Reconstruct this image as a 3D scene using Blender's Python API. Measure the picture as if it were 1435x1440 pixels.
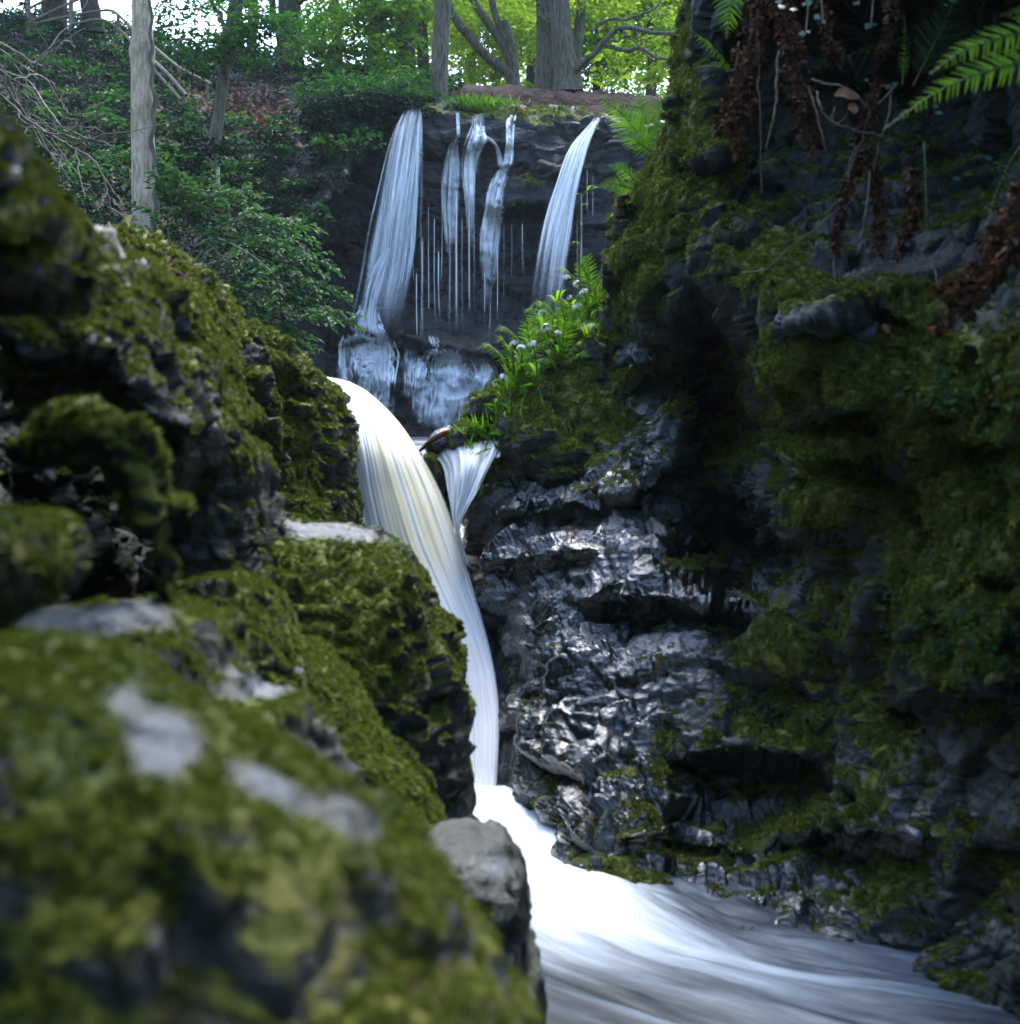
import bpy, bmesh, math, random
import numpy as np
from mathutils import Vector, Matrix

scene = bpy.context.scene
for o in list(bpy.data.objects):
    bpy.data.objects.remove(o, do_unlink=True)
col = scene.collection
R = math.radians
rng = np.random.default_rng(7)
random.seed(7)

# ------------------------------------------------------------------ camera
F = 1971.0                       # focal length in photograph pixels (1435 px wide)
CX, CY, CAMZ = 717.5, 720.0, 1.3
cam_d = bpy.data.cameras.new('camera')
cam = bpy.data.objects.new('camera', cam_d)
col.objects.link(cam)
cam.location = (0, 0, CAMZ)
cam.rotation_euler = (R(90), 0, 0)
cam_d.sensor_fit = 'HORIZONTAL'
cam_d.sensor_width = 36.0
cam_d.lens = 36.0 * F / 1435.0
cam_d.clip_start = 0.05
cam_d.clip_end = 2000
cam_d.dof.use_dof = True
cam_d.dof.focus_distance = 13.0
cam_d.dof.aperture_fstop = 3.8
cam_d.dof.aperture_blades = 7
scene.camera = cam

# ------------------------------------------------------------------ light
SUN_EL, SUN_AZ = 62.0, 8.0          # azimuth measured from +Y (up the gorge)
world = bpy.data.worlds.new('World')
scene.world = world
world.use_nodes = True
wn = world.node_tree
wn.nodes.clear()
sky = wn.nodes.new('ShaderNodeTexSky')
sky.sky_type = 'NISHITA'
sky.sun_disc = False
sky.sun_elevation = R(SUN_EL)
sky.sun_rotation = R(SUN_AZ)
sky.air_density = 1.0
sky.dust_density = 1.6
sky.ozone_density = 1.6
bg = wn.nodes.new('ShaderNodeBackground')
bg.inputs['Strength'].default_value = 0.15
wo = wn.nodes.new('ShaderNodeOutputWorld')
wn.links.new(sky.outputs[0], bg.inputs[0])
wn.links.new(bg.outputs[0], wo.inputs[0])

sun_d = bpy.data.lights.new('sun', 'SUN')
sun_d.energy = 0.9
sun_d.angle = R(24)
sun_d.color = (1.0, 0.97, 0.90)
sun = bpy.data.objects.new('sun', sun_d)
col.objects.link(sun)
az, el = R(SUN_AZ), R(SUN_EL)
to_sun = Vector((math.sin(az) * math.cos(el), math.cos(az) * math.cos(el), math.sin(el)))
sun.rotation_euler = (-to_sun).to_track_quat('-Z', 'Y').to_euler()
sun.location = (0, 0, 40)

scene.view_settings.view_transform = 'Standard'
scene.view_settings.look = 'None'
scene.view_settings.exposure = 2.75
scene.view_settings.gamma = 1.0
scene.view_settings.use_curve_mapping = False
scene.render.engine = 'CYCLES'
scene.cycles.use_denoising = True
scene.cycles.max_bounces = 8
scene.cycles.transparent_max_bounces = 24
scene.cycles.sample_clamp_indirect = 6.0
scene.cycles.caustics_reflective = False
scene.cycles.caustics_refractive = False

# ------------------------------------------------------------------ noise in numpy
_perm = np.random.default_rng(3).permutation(256)
_perm = np.concatenate([_perm, _perm, _perm])
_rv = np.random.default_rng(4).random((256, 4))

def _h(ix, iy, iz):
    return _perm[_perm[_perm[ix & 255] + (iy & 255)] + (iz & 255)]

def vnoise(p):
    i = np.floor(p).astype(int); f = p - i
    f = f * f * f * (f * (f * 6 - 15) + 10)
    r = 0
    for dx in (0, 1):
        wx = f[:, 0] if dx else 1 - f[:, 0]
        for dy in (0, 1):
            wy = f[:, 1] if dy else 1 - f[:, 1]
            for dz in (0, 1):
                wz = f[:, 2] if dz else 1 - f[:, 2]
                r = r + wx * wy * wz * _rv[_h(i[:, 0] + dx, i[:, 1] + dy, i[:, 2] + dz), 0]
    return r * 2 - 1

def fbm(p, octv=4, gain=0.5, lac=2.03):
    a, s, t = 1.0, 0, 0
    q = np.array(p, float)
    for _ in range(octv):
        s = s + a * vnoise(q); t += a; a *= gain
        q = q * lac + 17.3
    return s / t

def ridged(p, octv=4, gain=0.5):
    a, s, t = 1.0, 0, 0
    q = np.array(p, float)
    for _ in range(octv):
        s = s + a * (1 - 2 * np.abs(vnoise(q))); t += a; a *= gain
        q = q * 2.07 + 9.1
    return s / t

def cells(p):
    i = np.floor(p).astype(int)
    f1 = np.full(len(p), 9.0); f2 = np.full(len(p), 9.0); cr = np.zeros(len(p)); ft = np.zeros(len(p))
    for dx in (-1, 0, 1):
        for dy in (-1, 0, 1):
            for dz in (-1, 0, 1):
                j = i + np.array([dx, dy, dz])
                h = _h(j[:, 0], j[:, 1], j[:, 2])
                dv = p - (j + _rv[h, :3]); d = np.sqrt((dv ** 2).sum(1)); h2 = (h * 7 + 3) & 255
                m = d < f1
                f2 = np.where(m, f1, np.minimum(f2, d))
                cr = np.where(m, _rv[h, 3], cr); ft = np.where(m, (dv * (_rv[h2, :3] - .5)).sum(1), ft); f1 = np.where(m, d, f1)
    return f1, f2, cr, ft

def sstep(a, b, x):
    t = np.clip((x - a) / (b - a), 0, 1)
    return t * t * (3 - 2 * t)

# ------------------------------------------------------------------ pixels <-> place
def P(px, py, d):
    return np.stack([(np.asarray(px, float) - CX) * d / F, np.asarray(d, float) + 0 * np.asarray(px, float),
                     CAMZ - (np.asarray(py, float) - CY) * d / F], -1)

def V(px, py, d):
    return Vector(((px - CX) * d / F, d, CAMZ - (py - CY) * d / F))

def proj(p):
    d = np.maximum(p[:, 1], 0.2)
    return p[:, 0] * F / d + CX, CY - (p[:, 2] - CAMZ) * F / d

# ------------------------------------------------------------------ object helpers
def link(o, parent=None):
    col.objects.link(o)
    if parent is not None:
        o.parent = parent
    return o

def tag(o, label=None, cat=None, group=None, kind=None):
    if label: o['label'] = label
    if cat: o['category'] = cat
    if group: o['group'] = group
    if kind: o['kind'] = kind
    return o

def empty(name, loc, label=None, cat=None, group=None):
    o = bpy.data.objects.new(name, None)
    o.empty_display_size = 0.1
    o.location = loc
    col.objects.link(o)
    return tag(o, label, cat, group)

def mesh(name, v, f, mat, attrs=None, smooth=True):
    """v (n,3); f one (m,3|4) array or a list of them."""
    fs = f if isinstance(f, list) else [f]
    fs = [np.asarray(x, np.int32) for x in fs if len(x)]
    me = bpy.data.meshes.new(name)
    v = np.asarray(v, np.float32)
    me.vertices.add(len(v)); me.vertices.foreach_set('co', v.ravel())
    nl = sum(x.size for x in fs); nf = sum(len(x) for x in fs)
    me.loops.add(nl); me.loops.foreach_set('vertex_index', np.concatenate([x.ravel() for x in fs]))
    me.polygons.add(nf)
    tot = np.concatenate([np.full(len(x), x.shape[1], np.int32) for x in fs])
    st = np.concatenate([[0], np.cumsum(tot)[:-1]]).astype(np.int32)
    me.polygons.foreach_set('loop_start', st)
    me.update(calc_edges=True)
    if smooth:
        me.polygons.foreach_set('use_smooth', np.ones(nf, bool))
    for k, a in (attrs or {}).items():
        a = np.asarray(a, np.float32)
        if a.ndim == 1:
            at = me.attributes.new(k, 'FLOAT', 'POINT'); at.data.foreach_set('value', a)
        else:
            at = me.attributes.new(k, 'FLOAT_VECTOR', 'POINT'); at.data.foreach_set('vector', a.ravel())
    if mat: me.materials.append(mat)
    me.validate(verbose=False)
    return me

def obj(name, me, parent=None, loc=None):
    o = bpy.data.objects.new(name, me)
    if loc is not None: o.location = loc
    return link(o, parent)

def vnormals(v, f):
    f = np.asarray(f)
    n = np.zeros_like(v)
    if f.shape[1] == 4:
        fn = np.cross(v[f[:, 2]] - v[f[:, 0]], v[f[:, 3]] - v[f[:, 1]])
    else:
        fn = np.cross(v[f[:, 1]] - v[f[:, 0]], v[f[:, 2]] - v[f[:, 0]])
    for k in range(f.shape[1]):
        for c in range(3):
            n[:, c] += np.bincount(f[:, k], fn[:, c], len(v))
    return n / (np.linalg.norm(n, axis=1, keepdims=True) + 1e-12)

def grid_faces(ny, nx, wrap=False):
    a = np.arange(ny * nx).reshape(ny, nx)
    if wrap: a = np.concatenate([a, a[:, :1]], 1)
    return np.stack([a[:-1, :-1], a[:-1, 1:], a[1:, 1:], a[1:, :-1]], -1).reshape(-1, 4)

def smooth_path(pts, n, rad=None):
    """Catmull-Rom through pts -> n points (and radii)."""
    p = np.asarray([tuple(q) for q in pts], float)
    t = np.linspace(0, len(p) - 1, n)
    i = np.clip(np.floor(t).astype(int), 0, len(p) - 2); u = (t - i)[:, None]
    q = np.concatenate([[2 * p[0] - p[1]], p, [2 * p[-1] - p[-2]]])
    a, b, c, d = q[i], q[i + 1], q[i + 2], q[i + 3]
    out = 0.5 * (2 * b + (c - a) * u + (2 * a - 5 * b + 4 * c - d) * u ** 2 + (3 * b - a - 3 * c + d) * u ** 3)
    if rad is None: return out
    return out, np.interp(t, np.arange(len(rad)), rad)

def tube_geo(path, rad, ns=8, bark=0.0, seed=0, flare=0.0, capend=True):
    path = np.asarray(path, float); rad = np.asarray(rad, float); n = len(path)
    T = np.gradient(path, axis=0); T /= np.linalg.norm(T, axis=1, keepdims=True) + 1e-9
    ref = np.array([0, 1, 0.0]) if abs(T[0][1]) < 0.8 else np.array([1, 0, 0.0])
    A = np.zeros_like(T); a = ref
    for k in range(n):
        a = a - T[k] * np.dot(a, T[k]); a /= np.linalg.norm(a) + 1e-9; A[k] = a
    B = np.cross(T, A)
    th = np.linspace(0, 2 * np.pi, ns, endpoint=False)
    dirs = A[:, None] * np.cos(th)[None, :, None] + B[:, None] * np.sin(th)[None, :, None]
    r = np.repeat(rad[:, None], ns, 1)
    if bark:
        L = np.concatenate([[0], np.cumsum(np.linalg.norm(np.diff(path, axis=0), axis=1))])
        q = np.stack([np.cos(th)[None] * 3 + seed + 0 * L[:, None], np.sin(th)[None] * 3 + 0 * L[:, None], L[:, None] * 1.6 + 0 * th[None]], -1).reshape(-1, 3)
        b1 = fbm(q * 0.5, 3).reshape(n, ns); b2 = ridged(q * np.array([2.4, 2.4, .9]), 3).reshape(n, ns)
        r = r * (1 + bark * (1.4 * b1 + 0.5 * b2))
    if flare:
        k = np.exp(-np.arange(n) / max(n * 0.06, 1.0))
        lob = 0.6 + 0.4 * np.sin(th * 5 + seed)
        r = r * (1 + flare * k[:, None] * lob[None])
    v = (path[:, None] + dirs * r[..., None]).reshape(-1, 3)
    f = grid_faces(n, ns, True)
    return v, f

def join_geo(parts):
    vs, fs, o = [], [], 0
    for v, f in parts:
        vs.append(v); fs.append(np.asarray(f) + o); o += len(v)
    k = {}
    for f in fs: k.setdefault(f.shape[1], []).append(f)
    return np.concatenate(vs), [np.concatenate(x) for x in k.values()]

def px_path(pts, n=24, rad=None):
    """pts: (px, py, depth[, radius in px])"""
    p = [P(q[0], q[1], q[2]) for q in pts]
    if rad is None: rad = [q[3] * q[2] / F for q in pts]
    return smooth_path(p, n, rad)

# ------------------------------------------------------------------ material helpers
class NT:
    def __init__(s, name):
        s.m = bpy.data.materials.new(name); s.m.use_nodes = True
        s.t = s.m.node_tree; s.t.nodes.clear()
        s.out = s.t.nodes.new('ShaderNodeOutputMaterial')
    def n(s, typ, ins=None, **kw):
        nd = s.t.nodes.new('ShaderNode' + typ)
        for k, v in kw.items(): setattr(nd, k, v)
        for k, v in (ins or {}).items(): s.set(nd.inputs[k], v)
        return nd
    def set(s, sock, v):
        if isinstance(v, bpy.types.NodeSocket): s.t.links.new(v, sock)
        elif isinstance(v, bpy.types.Node): s.t.links.new(v.outputs[0], sock)
        elif isinstance(v, (tuple, list)) and len(v) == 3 and sock.type == 'RGBA': sock.default_value = (*v, 1)
        else: sock.default_value = v
    def attr(s, name): return s.n('Attribute', attribute_name=name)
    def fac(s, name): return s.attr(name).outputs['Fac']
    def math(s, op, a, b=0.0, c=0.0, clamp=False):
        nd = s.n('Math', operation=op, use_clamp=clamp)
        for k, v in enumerate((a, b, c)): s.set(nd.inputs[k], v)
        return nd.outputs[0]
    def step(s, x, lo, hi, a=0.0, b=1.0):
        nd = s.n('MapRange', interpolation_type='SMOOTHSTEP')
        for k, v in (('Value', x), ('From Min', lo), ('From Max', hi), ('To Min', a), ('To Max', b)): s.set(nd.inputs[k], v)
        return nd.outputs[0]
    def noise(s, scale, detail=6, rough=0.55, vec=None, dist=0.0, out=0):
        nd = s.n('TexNoise'); nd.inputs['Scale'].default_value = scale; nd.inputs['Detail'].default_value = detail
        nd.inputs['Roughness'].default_value = rough; nd.inputs['Distortion'].default_value = dist
        if vec is not None: s.set(nd.inputs['Vector'], vec)
        return nd.outputs[out]
    def ramp(s, x, stops):
        nd = s.n('ValToRGB'); s.set(nd.inputs[0], x)
        e = nd.color_ramp.elements
        while len(e) < len(stops): e.new(0.5)
        for k, (p, c) in enumerate(stops): e[k].position = p; e[k].color = (*c, 1)
        return nd.outputs[0]
    def mix(s, f, a, b):
        nd = s.n('MixRGB'); s.set(nd.inputs[0], f); s.set(nd.inputs[1], a); s.set(nd.inputs[2], b)
        return nd.outputs[0]
    def coord(s, scale=(1, 1, 1), out='Object'):
        tc = s.n('TexCoord'); mp = s.n('Mapping'); s.set(mp.inputs[0], tc.outputs[out]); mp.inputs['Scale'].default_value = scale
        return mp.outputs[0]
    def bump(s, h, strength, dist, normal=None):
        nd = s.n('Bump'); s.set(nd.inputs['Strength'], strength); nd.inputs['Distance'].default_value = dist
        s.set(nd.inputs['Height'], h)
        if normal is not None: s.set(nd.inputs['Normal'], normal)
        return nd.outputs[0]
    def principled(s, base, rough=0.6, normal=None, spec=0.5, **kw):
        b = s.n('BsdfPrincipled'); s.set(b.inputs['Base Color'], base); s.set(b.inputs['Roughness'], rough)
        s.set(b.inputs['Specular IOR Level'], spec)
        if normal is not None: s.set(b.inputs['Normal'], normal)
        for k, v in kw.items(): s.set(b.inputs[k], v)
        return b.outputs[0]
    def done(s, sh):
        s.t.links.new(sh, s.out.inputs['Surface']); return s.m

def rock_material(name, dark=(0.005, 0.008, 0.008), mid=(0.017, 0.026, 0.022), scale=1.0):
    s = NT(name); c = s.coord((scale,) * 3)
    big = s.noise(2.2, 3, .5, c); fine = s.noise(9, 8, .65, c); grain = s.noise(38, 5, .7, c)
    cs = s.coord((scale * 2.0, scale * 2.0, scale * 7.0)); strata = s.noise(2.5, 6, .6, cs, 0.4)
    t = s.math('ADD', s.math('MULTIPLY', fine, .6), s.math('MULTIPLY', strata, .4))
    base = s.ramp(t, [(0.30, dark), (0.52, mid), (0.72, tuple(min(1, x * 2.1) for x in mid))])
    base = s.mix(s.step(big, .54, .68, 0, .35), base, (0.036, 0.034, 0.024))
    pale = s.math('MULTIPLY', s.step(s.math('ADD', s.fac('pale'), s.math('MULTIPLY', s.math('SUBTRACT', fine, .5), .9)), .42, .62), 1.0)
    pcol = s.ramp(grain, [(0.3, (0.040, 0.058, 0.074)), (0.7, (0.090, 0.120, 0.145))])
    base = s.mix(pale, base, pcol)
    # moss cover
    mm = s.math('ADD', s.fac('moss'), s.math('MULTIPLY', s.math('SUBTRACT', fine, .5), 1.1))
    moss = s.step(mm, .44, .58)
    m1 = s.noise(26, 6, .7, c); m2 = s.noise(5.5, 4, .55, c)
    mt = s.math('ADD', s.math('MULTIPLY', m1, .55), s.math('MULTIPLY', m2, .45))
    mcol = s.ramp(mt, [(0.30, (0.009, 0.022, 0.008)), (0.43, (0.042, 0.078, 0.018)), (0.53, (0.140, 0.160, 0.024)), (0.67, (0.27, 0.255, 0.046))])
    mcol = s.mix(s.step(s.noise(3.7, 5, .6, c), .56, .68, 0, .75), mcol, (0.055, 0.040, 0.016))
    base = s.mix(moss, base, mcol)
    base = s.mix(s.step(s.math('ADD', s.fac('litter'), s.math('MULTIPLY', s.math('SUBTRACT', grain, .5), .8)), .45, .6), base, (0.10, 0.045, 0.02))
    wet = s.math('MULTIPLY', s.fac('wet'), s.math('SUBTRACT', 1.0, moss), clamp=True)
    dk = s.n('MixRGB', blend_type='MULTIPLY'); s.set(dk.inputs[0], s.math('MULTIPLY', wet, .7)); s.set(dk.inputs[1], base); dk.inputs[2].default_value = (.25, .28, .32, 1); base = dk.outputs[0]
    rough = s.math('ADD', s.math('MULTIPLY', wet, -.63), s.math('ADD', .74, s.math('MULTIPLY', s.math('SUBTRACT', grain, .5), .25)), clamp=True)
    vor = s.n('TexVoronoi', {'Scale': 11.0, 'Vector': c}, feature='F1').outputs['Distance']
    vs = s.n('TexVoronoi', {'Scale': 3.6, 'Vector': cs}, feature='F1').outputs['Distance']
    h = s.math('ADD', s.math('ADD', s.math('MULTIPLY', fine, 1.0), s.math('MULTIPLY', vor, .5)), s.math('ADD', s.math('MULTIPLY', vs, .6), s.math('MULTIPLY', grain, .35)))
    vf = s.n('TexVoronoi', {'Scale': 46.0, 'Vector': c}, feature='F1').outputs['Distance']
    h = s.math('ADD', h, s.math('MULTIPLY', s.math('MULTIPLY', vf, s.fac('wet')), .25))
    h = s.math('ADD', h, s.math('MULTIPLY', s.math('MULTIPLY', m1, moss), 1.6))
    nrm = s.bump(h, s.math('SUBTRACT', .9, s.math('MULTIPLY', wet, .40)), .035 / scale)
    return s.done(s.principled(base, rough, nrm, spec=s.math('ADD', .25, s.math('MULTIPLY', wet, .55)), **{'Coat Weight': s.math('MULTIPLY', wet, .45), 'Coat Roughness': .08, 'Coat Normal': nrm}))

def leaf_material(name, c0, c1, c2, trans=0.45, rough=.6, spec=.15, tboost=(1.25, 1.35, .7)):
    """per-leaf colour by the point attribute 'rnd'."""
    s = NT(name)
    colr = s.ramp(s.fac('rnd'), [(0.1, c0), (0.55, c1), (0.95, c2)])
    colr = s.mix(s.step(s.noise(35, 3, .5, s.coord()), .35, .75, 0, .35), colr, c0)
    b = s.principled(colr, rough, None, spec=spec)
    tc = s.n('MixRGB', blend_type='MULTIPLY'); tc.inputs[0].default_value = 1
    s.set(tc.inputs[1], colr); tc.inputs[2].default_value = (*tboost, 1)
    tl = s.n('BsdfTranslucent', {'Color': tc.outputs[0]})
    mx = s.n('MixShader', {0: trans, 1: b, 2: tl.outputs[0]})
    return s.done(mx.outputs[0])

def plain_material(name, c0, c1, scale=12, rough=.8, bump=.4, bd=.01, stretch=(1, 1, 1), spec=.3):
    s = NT(name); c = s.coord(stretch); n1 = s.noise(scale, 7, .62, c)
    return s.done(s.principled(s.ramp(n1, [(.32, c0), (.68, c1)]), rough, s.bump(n1, bump, bd), spec=spec))

def bark_material(name, c0, c1, moss=(0.04, 0.055, 0.02), mossy=.35):
    s = NT(name); c = s.coord((9, 9, 1.6)); n1 = s.noise(3.0, 8, .65, c); n2 = s.noise(1.6, 4, .6, s.coord()); n3 = s.noise(14, 4, .6, s.coord())
    base = s.ramp(n1, [(.34, c0), (.64, c1)])
    base = s.mix(s.step(n2, .48, .64, 0, mossy), base, moss)
    base = s.mix(s.step(n3, .58, .72, 0, .5), base, tuple(x * .5 for x in c0))
    return s.done(s.principled(base, .85, s.bump(s.math('ADD', n1, s.math('MULTIPLY', n3, .4)), .9, .03), spec=.2))

# ------------------------------------------------------------------ rock builders
ROCK = rock_material('wet_basalt')
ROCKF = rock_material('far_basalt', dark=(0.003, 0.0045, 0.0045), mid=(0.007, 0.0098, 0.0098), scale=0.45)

MOSS = leaf_material('moss', (0.016, 0.048, 0.012), (0.108, 0.142, 0.020), (0.29, 0.27, 0.038), trans=.25, rough=.7, spec=.15, tboost=(1.1, 1.15, .6))

def clump_mesh(name, n, up, mat, lw=.16, ll=.55, seed=0):
    """a tuft: n little pointed blades fanned over a dome, unit size."""
    r = np.random.default_rng(seed)
    d = r.normal(size=(n, 3)); d[:, 2] = np.abs(d[:, 2]) * up + .1
    d /= np.linalg.norm(d, axis=1, keepdims=True)
    o = d * np.array([.55, .55, .3]) * r.random((n, 1)) 
    s = np.cross(d, r.normal(size=(n, 3))); s /= np.linalg.norm(s, axis=1, keepdims=True)
    L = ll * (.5 + r.random((n, 1))); W = lw * (.6 + .8 * r.random((n, 1)))
    bend = np.cross(s, d) * L * .25
    v = np.stack([o, o + d * L * .5 + s * W + bend, o + d * L, o + d * L * .5 - s * W + bend], 1).reshape(-1, 3)
    f = np.arange(n * 4).reshape(n, 4)
    rn = np.repeat(np.clip(.3 + .35 * d[:, 2] + .35 * r.random(n) - .1, 0, 1), 4)  # upright blades painted toward sun-lit yellow, flat ones toward shadow green
    return mesh(name, v, f, mat, {'rnd': rn}, smooth=False)

CLUMPS = [bpy.data.objects.new('moss_tuft', clump_mesh('moss_tuft', 26, .8, MOSS, seed=k)) for k in range(2)]

def scatter_group(src):
    g = bpy.data.node_groups.new('scatter', 'GeometryNodeTree')
    g.interface.new_socket('Geometry', in_out='INPUT', socket_type='NodeSocketGeometry')
    g.interface.new_socket('Geometry', in_out='OUTPUT', socket_type='NodeSocketGeometry')
    i = g.nodes.new('NodeGroupInput'); o = g.nodes.new('NodeGroupOutput')
    p = g.nodes.new('GeometryNodeInstanceOnPoints'); oi = g.nodes.new('GeometryNodeObjectInfo')
    oi.inputs['Object'].default_value = src; oi.inputs['As Instance'].default_value = True
    ar = g.nodes.new('GeometryNodeInputNamedAttribute'); ar.data_type = 'FLOAT_VECTOR'; ar.inputs['Name'].default_value = 'rot'
    asz = g.nodes.new('GeometryNodeInputNamedAttribute'); asz.data_type = 'FLOAT'; asz.inputs['Name'].default_value = 'scl'
    L = g.links.new
    L(i.outputs[0], p.inputs['Points']); L(oi.outputs['Geometry'], p.inputs['Instance'])
    L(ar.outputs[0], p.inputs['Rotation']); L(asz.outputs[0], p.inputs['Scale']); L(p.outputs[0], o.inputs[0])
    return g
MOSS_G = [scatter_group(c) for c in CLUMPS]

def euler_from_normal(n, jitter, r):
    """XYZ eulers turning +Z to n, with a random spin."""
    n = n + r.normal(size=n.shape) * jitter
    n /= np.linalg.norm(n, axis=1, keepdims=True)
    ry = np.arctan2(np.hypot(n[:, 0], n[:, 1]), n[:, 2]); rz = np.arctan2(n[:, 1], n[:, 0])
    e = np.zeros((len(n), 3))
    # R = Rz(rz) Ry(ry) Rz(spin): compose numerically
    sp = r.random(len(n)) * 2 * np.pi
    c1, s1, c2, s2, c3, s3 = np.cos(rz), np.sin(rz), np.cos(ry), np.sin(ry), np.cos(sp), np.sin(sp)
    r00 = c1 * c2 * c3 - s1 * s3; r10 = s1 * c2 * c3 + c1 * s3; r20 = -s2 * c3
    r21 = s2 * s3; r22 = c2
    e[:, 0] = np.arctan2(r21, r22); e[:, 1] = np.arcsin(np.clip(-r20, -1, 1)); e[:, 2] = np.arctan2(r10, r00)
    return e

def scatter(name, pts, nrm, size, groups, parent=None, loc=None, jitter=.35, seed=1, size_var=.5, kind='stuff'):
    r = np.random.default_rng(seed)
    e = euler_from_normal(np.array(nrm, float), jitter, r)
    sc = size * (1 - size_var / 2 + size_var * r.random(len(pts)))
    pick = r.integers(0, len(groups), len(pts)); out = []
    for k, g in enumerate(groups):
        m = pick == k
        if not m.any(): continue
        me = mesh(name, pts[m], [], None, {'rot': e[m], 'scl': sc[m]}, smooth=False) if False else bpy.data.meshes.new(name)
        me.vertices.add(int(m.sum())); me.vertices.foreach_set('co', np.asarray(pts[m], np.float32).ravel())
        a = me.attributes.new('rot', 'FLOAT_VECTOR', 'POINT'); a.data.foreach_set('vector', np.asarray(e[m], np.float32).ravel())
        a = me.attributes.new('scl', 'FLOAT', 'POINT'); a.data.foreach_set('value', np.asarray(sc[m], np.float32))
        o = obj(name, me, parent, loc)
        md = o.modifiers.new('scatter', 'NODES'); md.node_group = g
        tag(o, kind=kind); out.append(o)
    return out

def moss_on(v, f, n, moss, dens, size, name='moss_carpet', parent=None, loc=None, seed=1, thr=.45):
    """tufts where the moss attribute is high; dens tufts per square metre."""
    f = np.asarray(f); r = np.random.default_rng(seed)
    q = v[f]
    ar = np.linalg.norm(np.cross(q[:, 1] - q[:, 0], q[:, 2] - q[:, 0]), axis=1) * (1.0 if f.shape[1] == 4 else .5)
    mf = moss[f].mean(1)
    cen = q.mean(1)
    nz = fbm(cen * 9 + 3.3, 3) * .35
    w = ar * sstep(thr - .08, thr + .25, mf + nz)
    if w.sum() <= 0: return []
    cnt = r.poisson(w * dens)
    idx = np.repeat(np.arange(len(f)), cnt)
    if not len(idx): return []
    a = r.random((len(idx), f.shape[1])) ; a /= a.sum(1, keepdims=True)
    pts = (v[f[idx]] * a[..., None]).sum(1); nn = n[f[idx]].mean(1)
    nn = nn + np.array([0, 0, .35])
    return scatter(name, pts, nn, size, MOSS_G, parent, loc, .3, seed, .9)

def crag(p, s=1.0, strata=2.6, amt=1.0, dip=0.0):
    """rock relief in metres (angular tilted facets with joints, at size s)."""
    w = np.stack([fbm(p * 1.7 / s + k * 31.7, 2) for k in range(3)], -1) * .14 * s
    q = (p + w) / s
    if dip:
        c, n = math.cos(R(dip)), math.sin(R(dip))
        q = np.stack([q[:, 0] * c + q[:, 2] * n, q[:, 1], -q[:, 0] * n + q[:, 2] * c], -1)
    f1, f2, cr, ft = cells(q * np.array([1.8, 2.0, 1.9 * strata / 1.6]))
    d = (cr - .5) * .14 + ft * .34 - .06 * np.exp(-(f2 - f1) * 16)
    f1, f2, cr, ft = cells(q * np.array([4.4, 5.0, 4.8 * strata / 1.6]) + 4.1)
    d = d + (cr - .5) * .05 + ft * .19 - .028 * np.exp(-(f2 - f1) * 14)
    f1, f2, cr, ft = cells(q * np.array([10., 12., 13.]) + 1.7)
    d = d + (cr - .5) * .014 + ft * .050
    d = d + .07 * fbm(q * 1.3, 3) + .004 * fbm(q * 26, 2)
    return d * s * amt

_ICO = {}
def ico(sub):
    if sub not in _ICO:
        bm = bmesh.new(); bmesh.ops.create_icosphere(bm, subdivisions=sub, radius=1)
        v = np.array([x.co[:] for x in bm.verts]); f = np.array([[y.index for y in x.verts] for x in bm.faces]); bm.free()
        _ICO[sub] = (v, f)
    return _ICO[sub]

def blob_field(px, py, blobs):
    out = np.zeros(len(px))
    for b in blobs:
        x, y, rx, ry, a = b[:5]; ang = R(b[5]) if len(b) > 5 else 0
        dx, dy = px - x, py - y
        u = (dx * math.cos(ang) + dy * math.sin(ang)) / rx; w = (-dx * math.sin(ang) + dy * math.cos(ang)) / ry
        out += a * np.exp(-(u * u + w * w))
    return out

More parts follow.
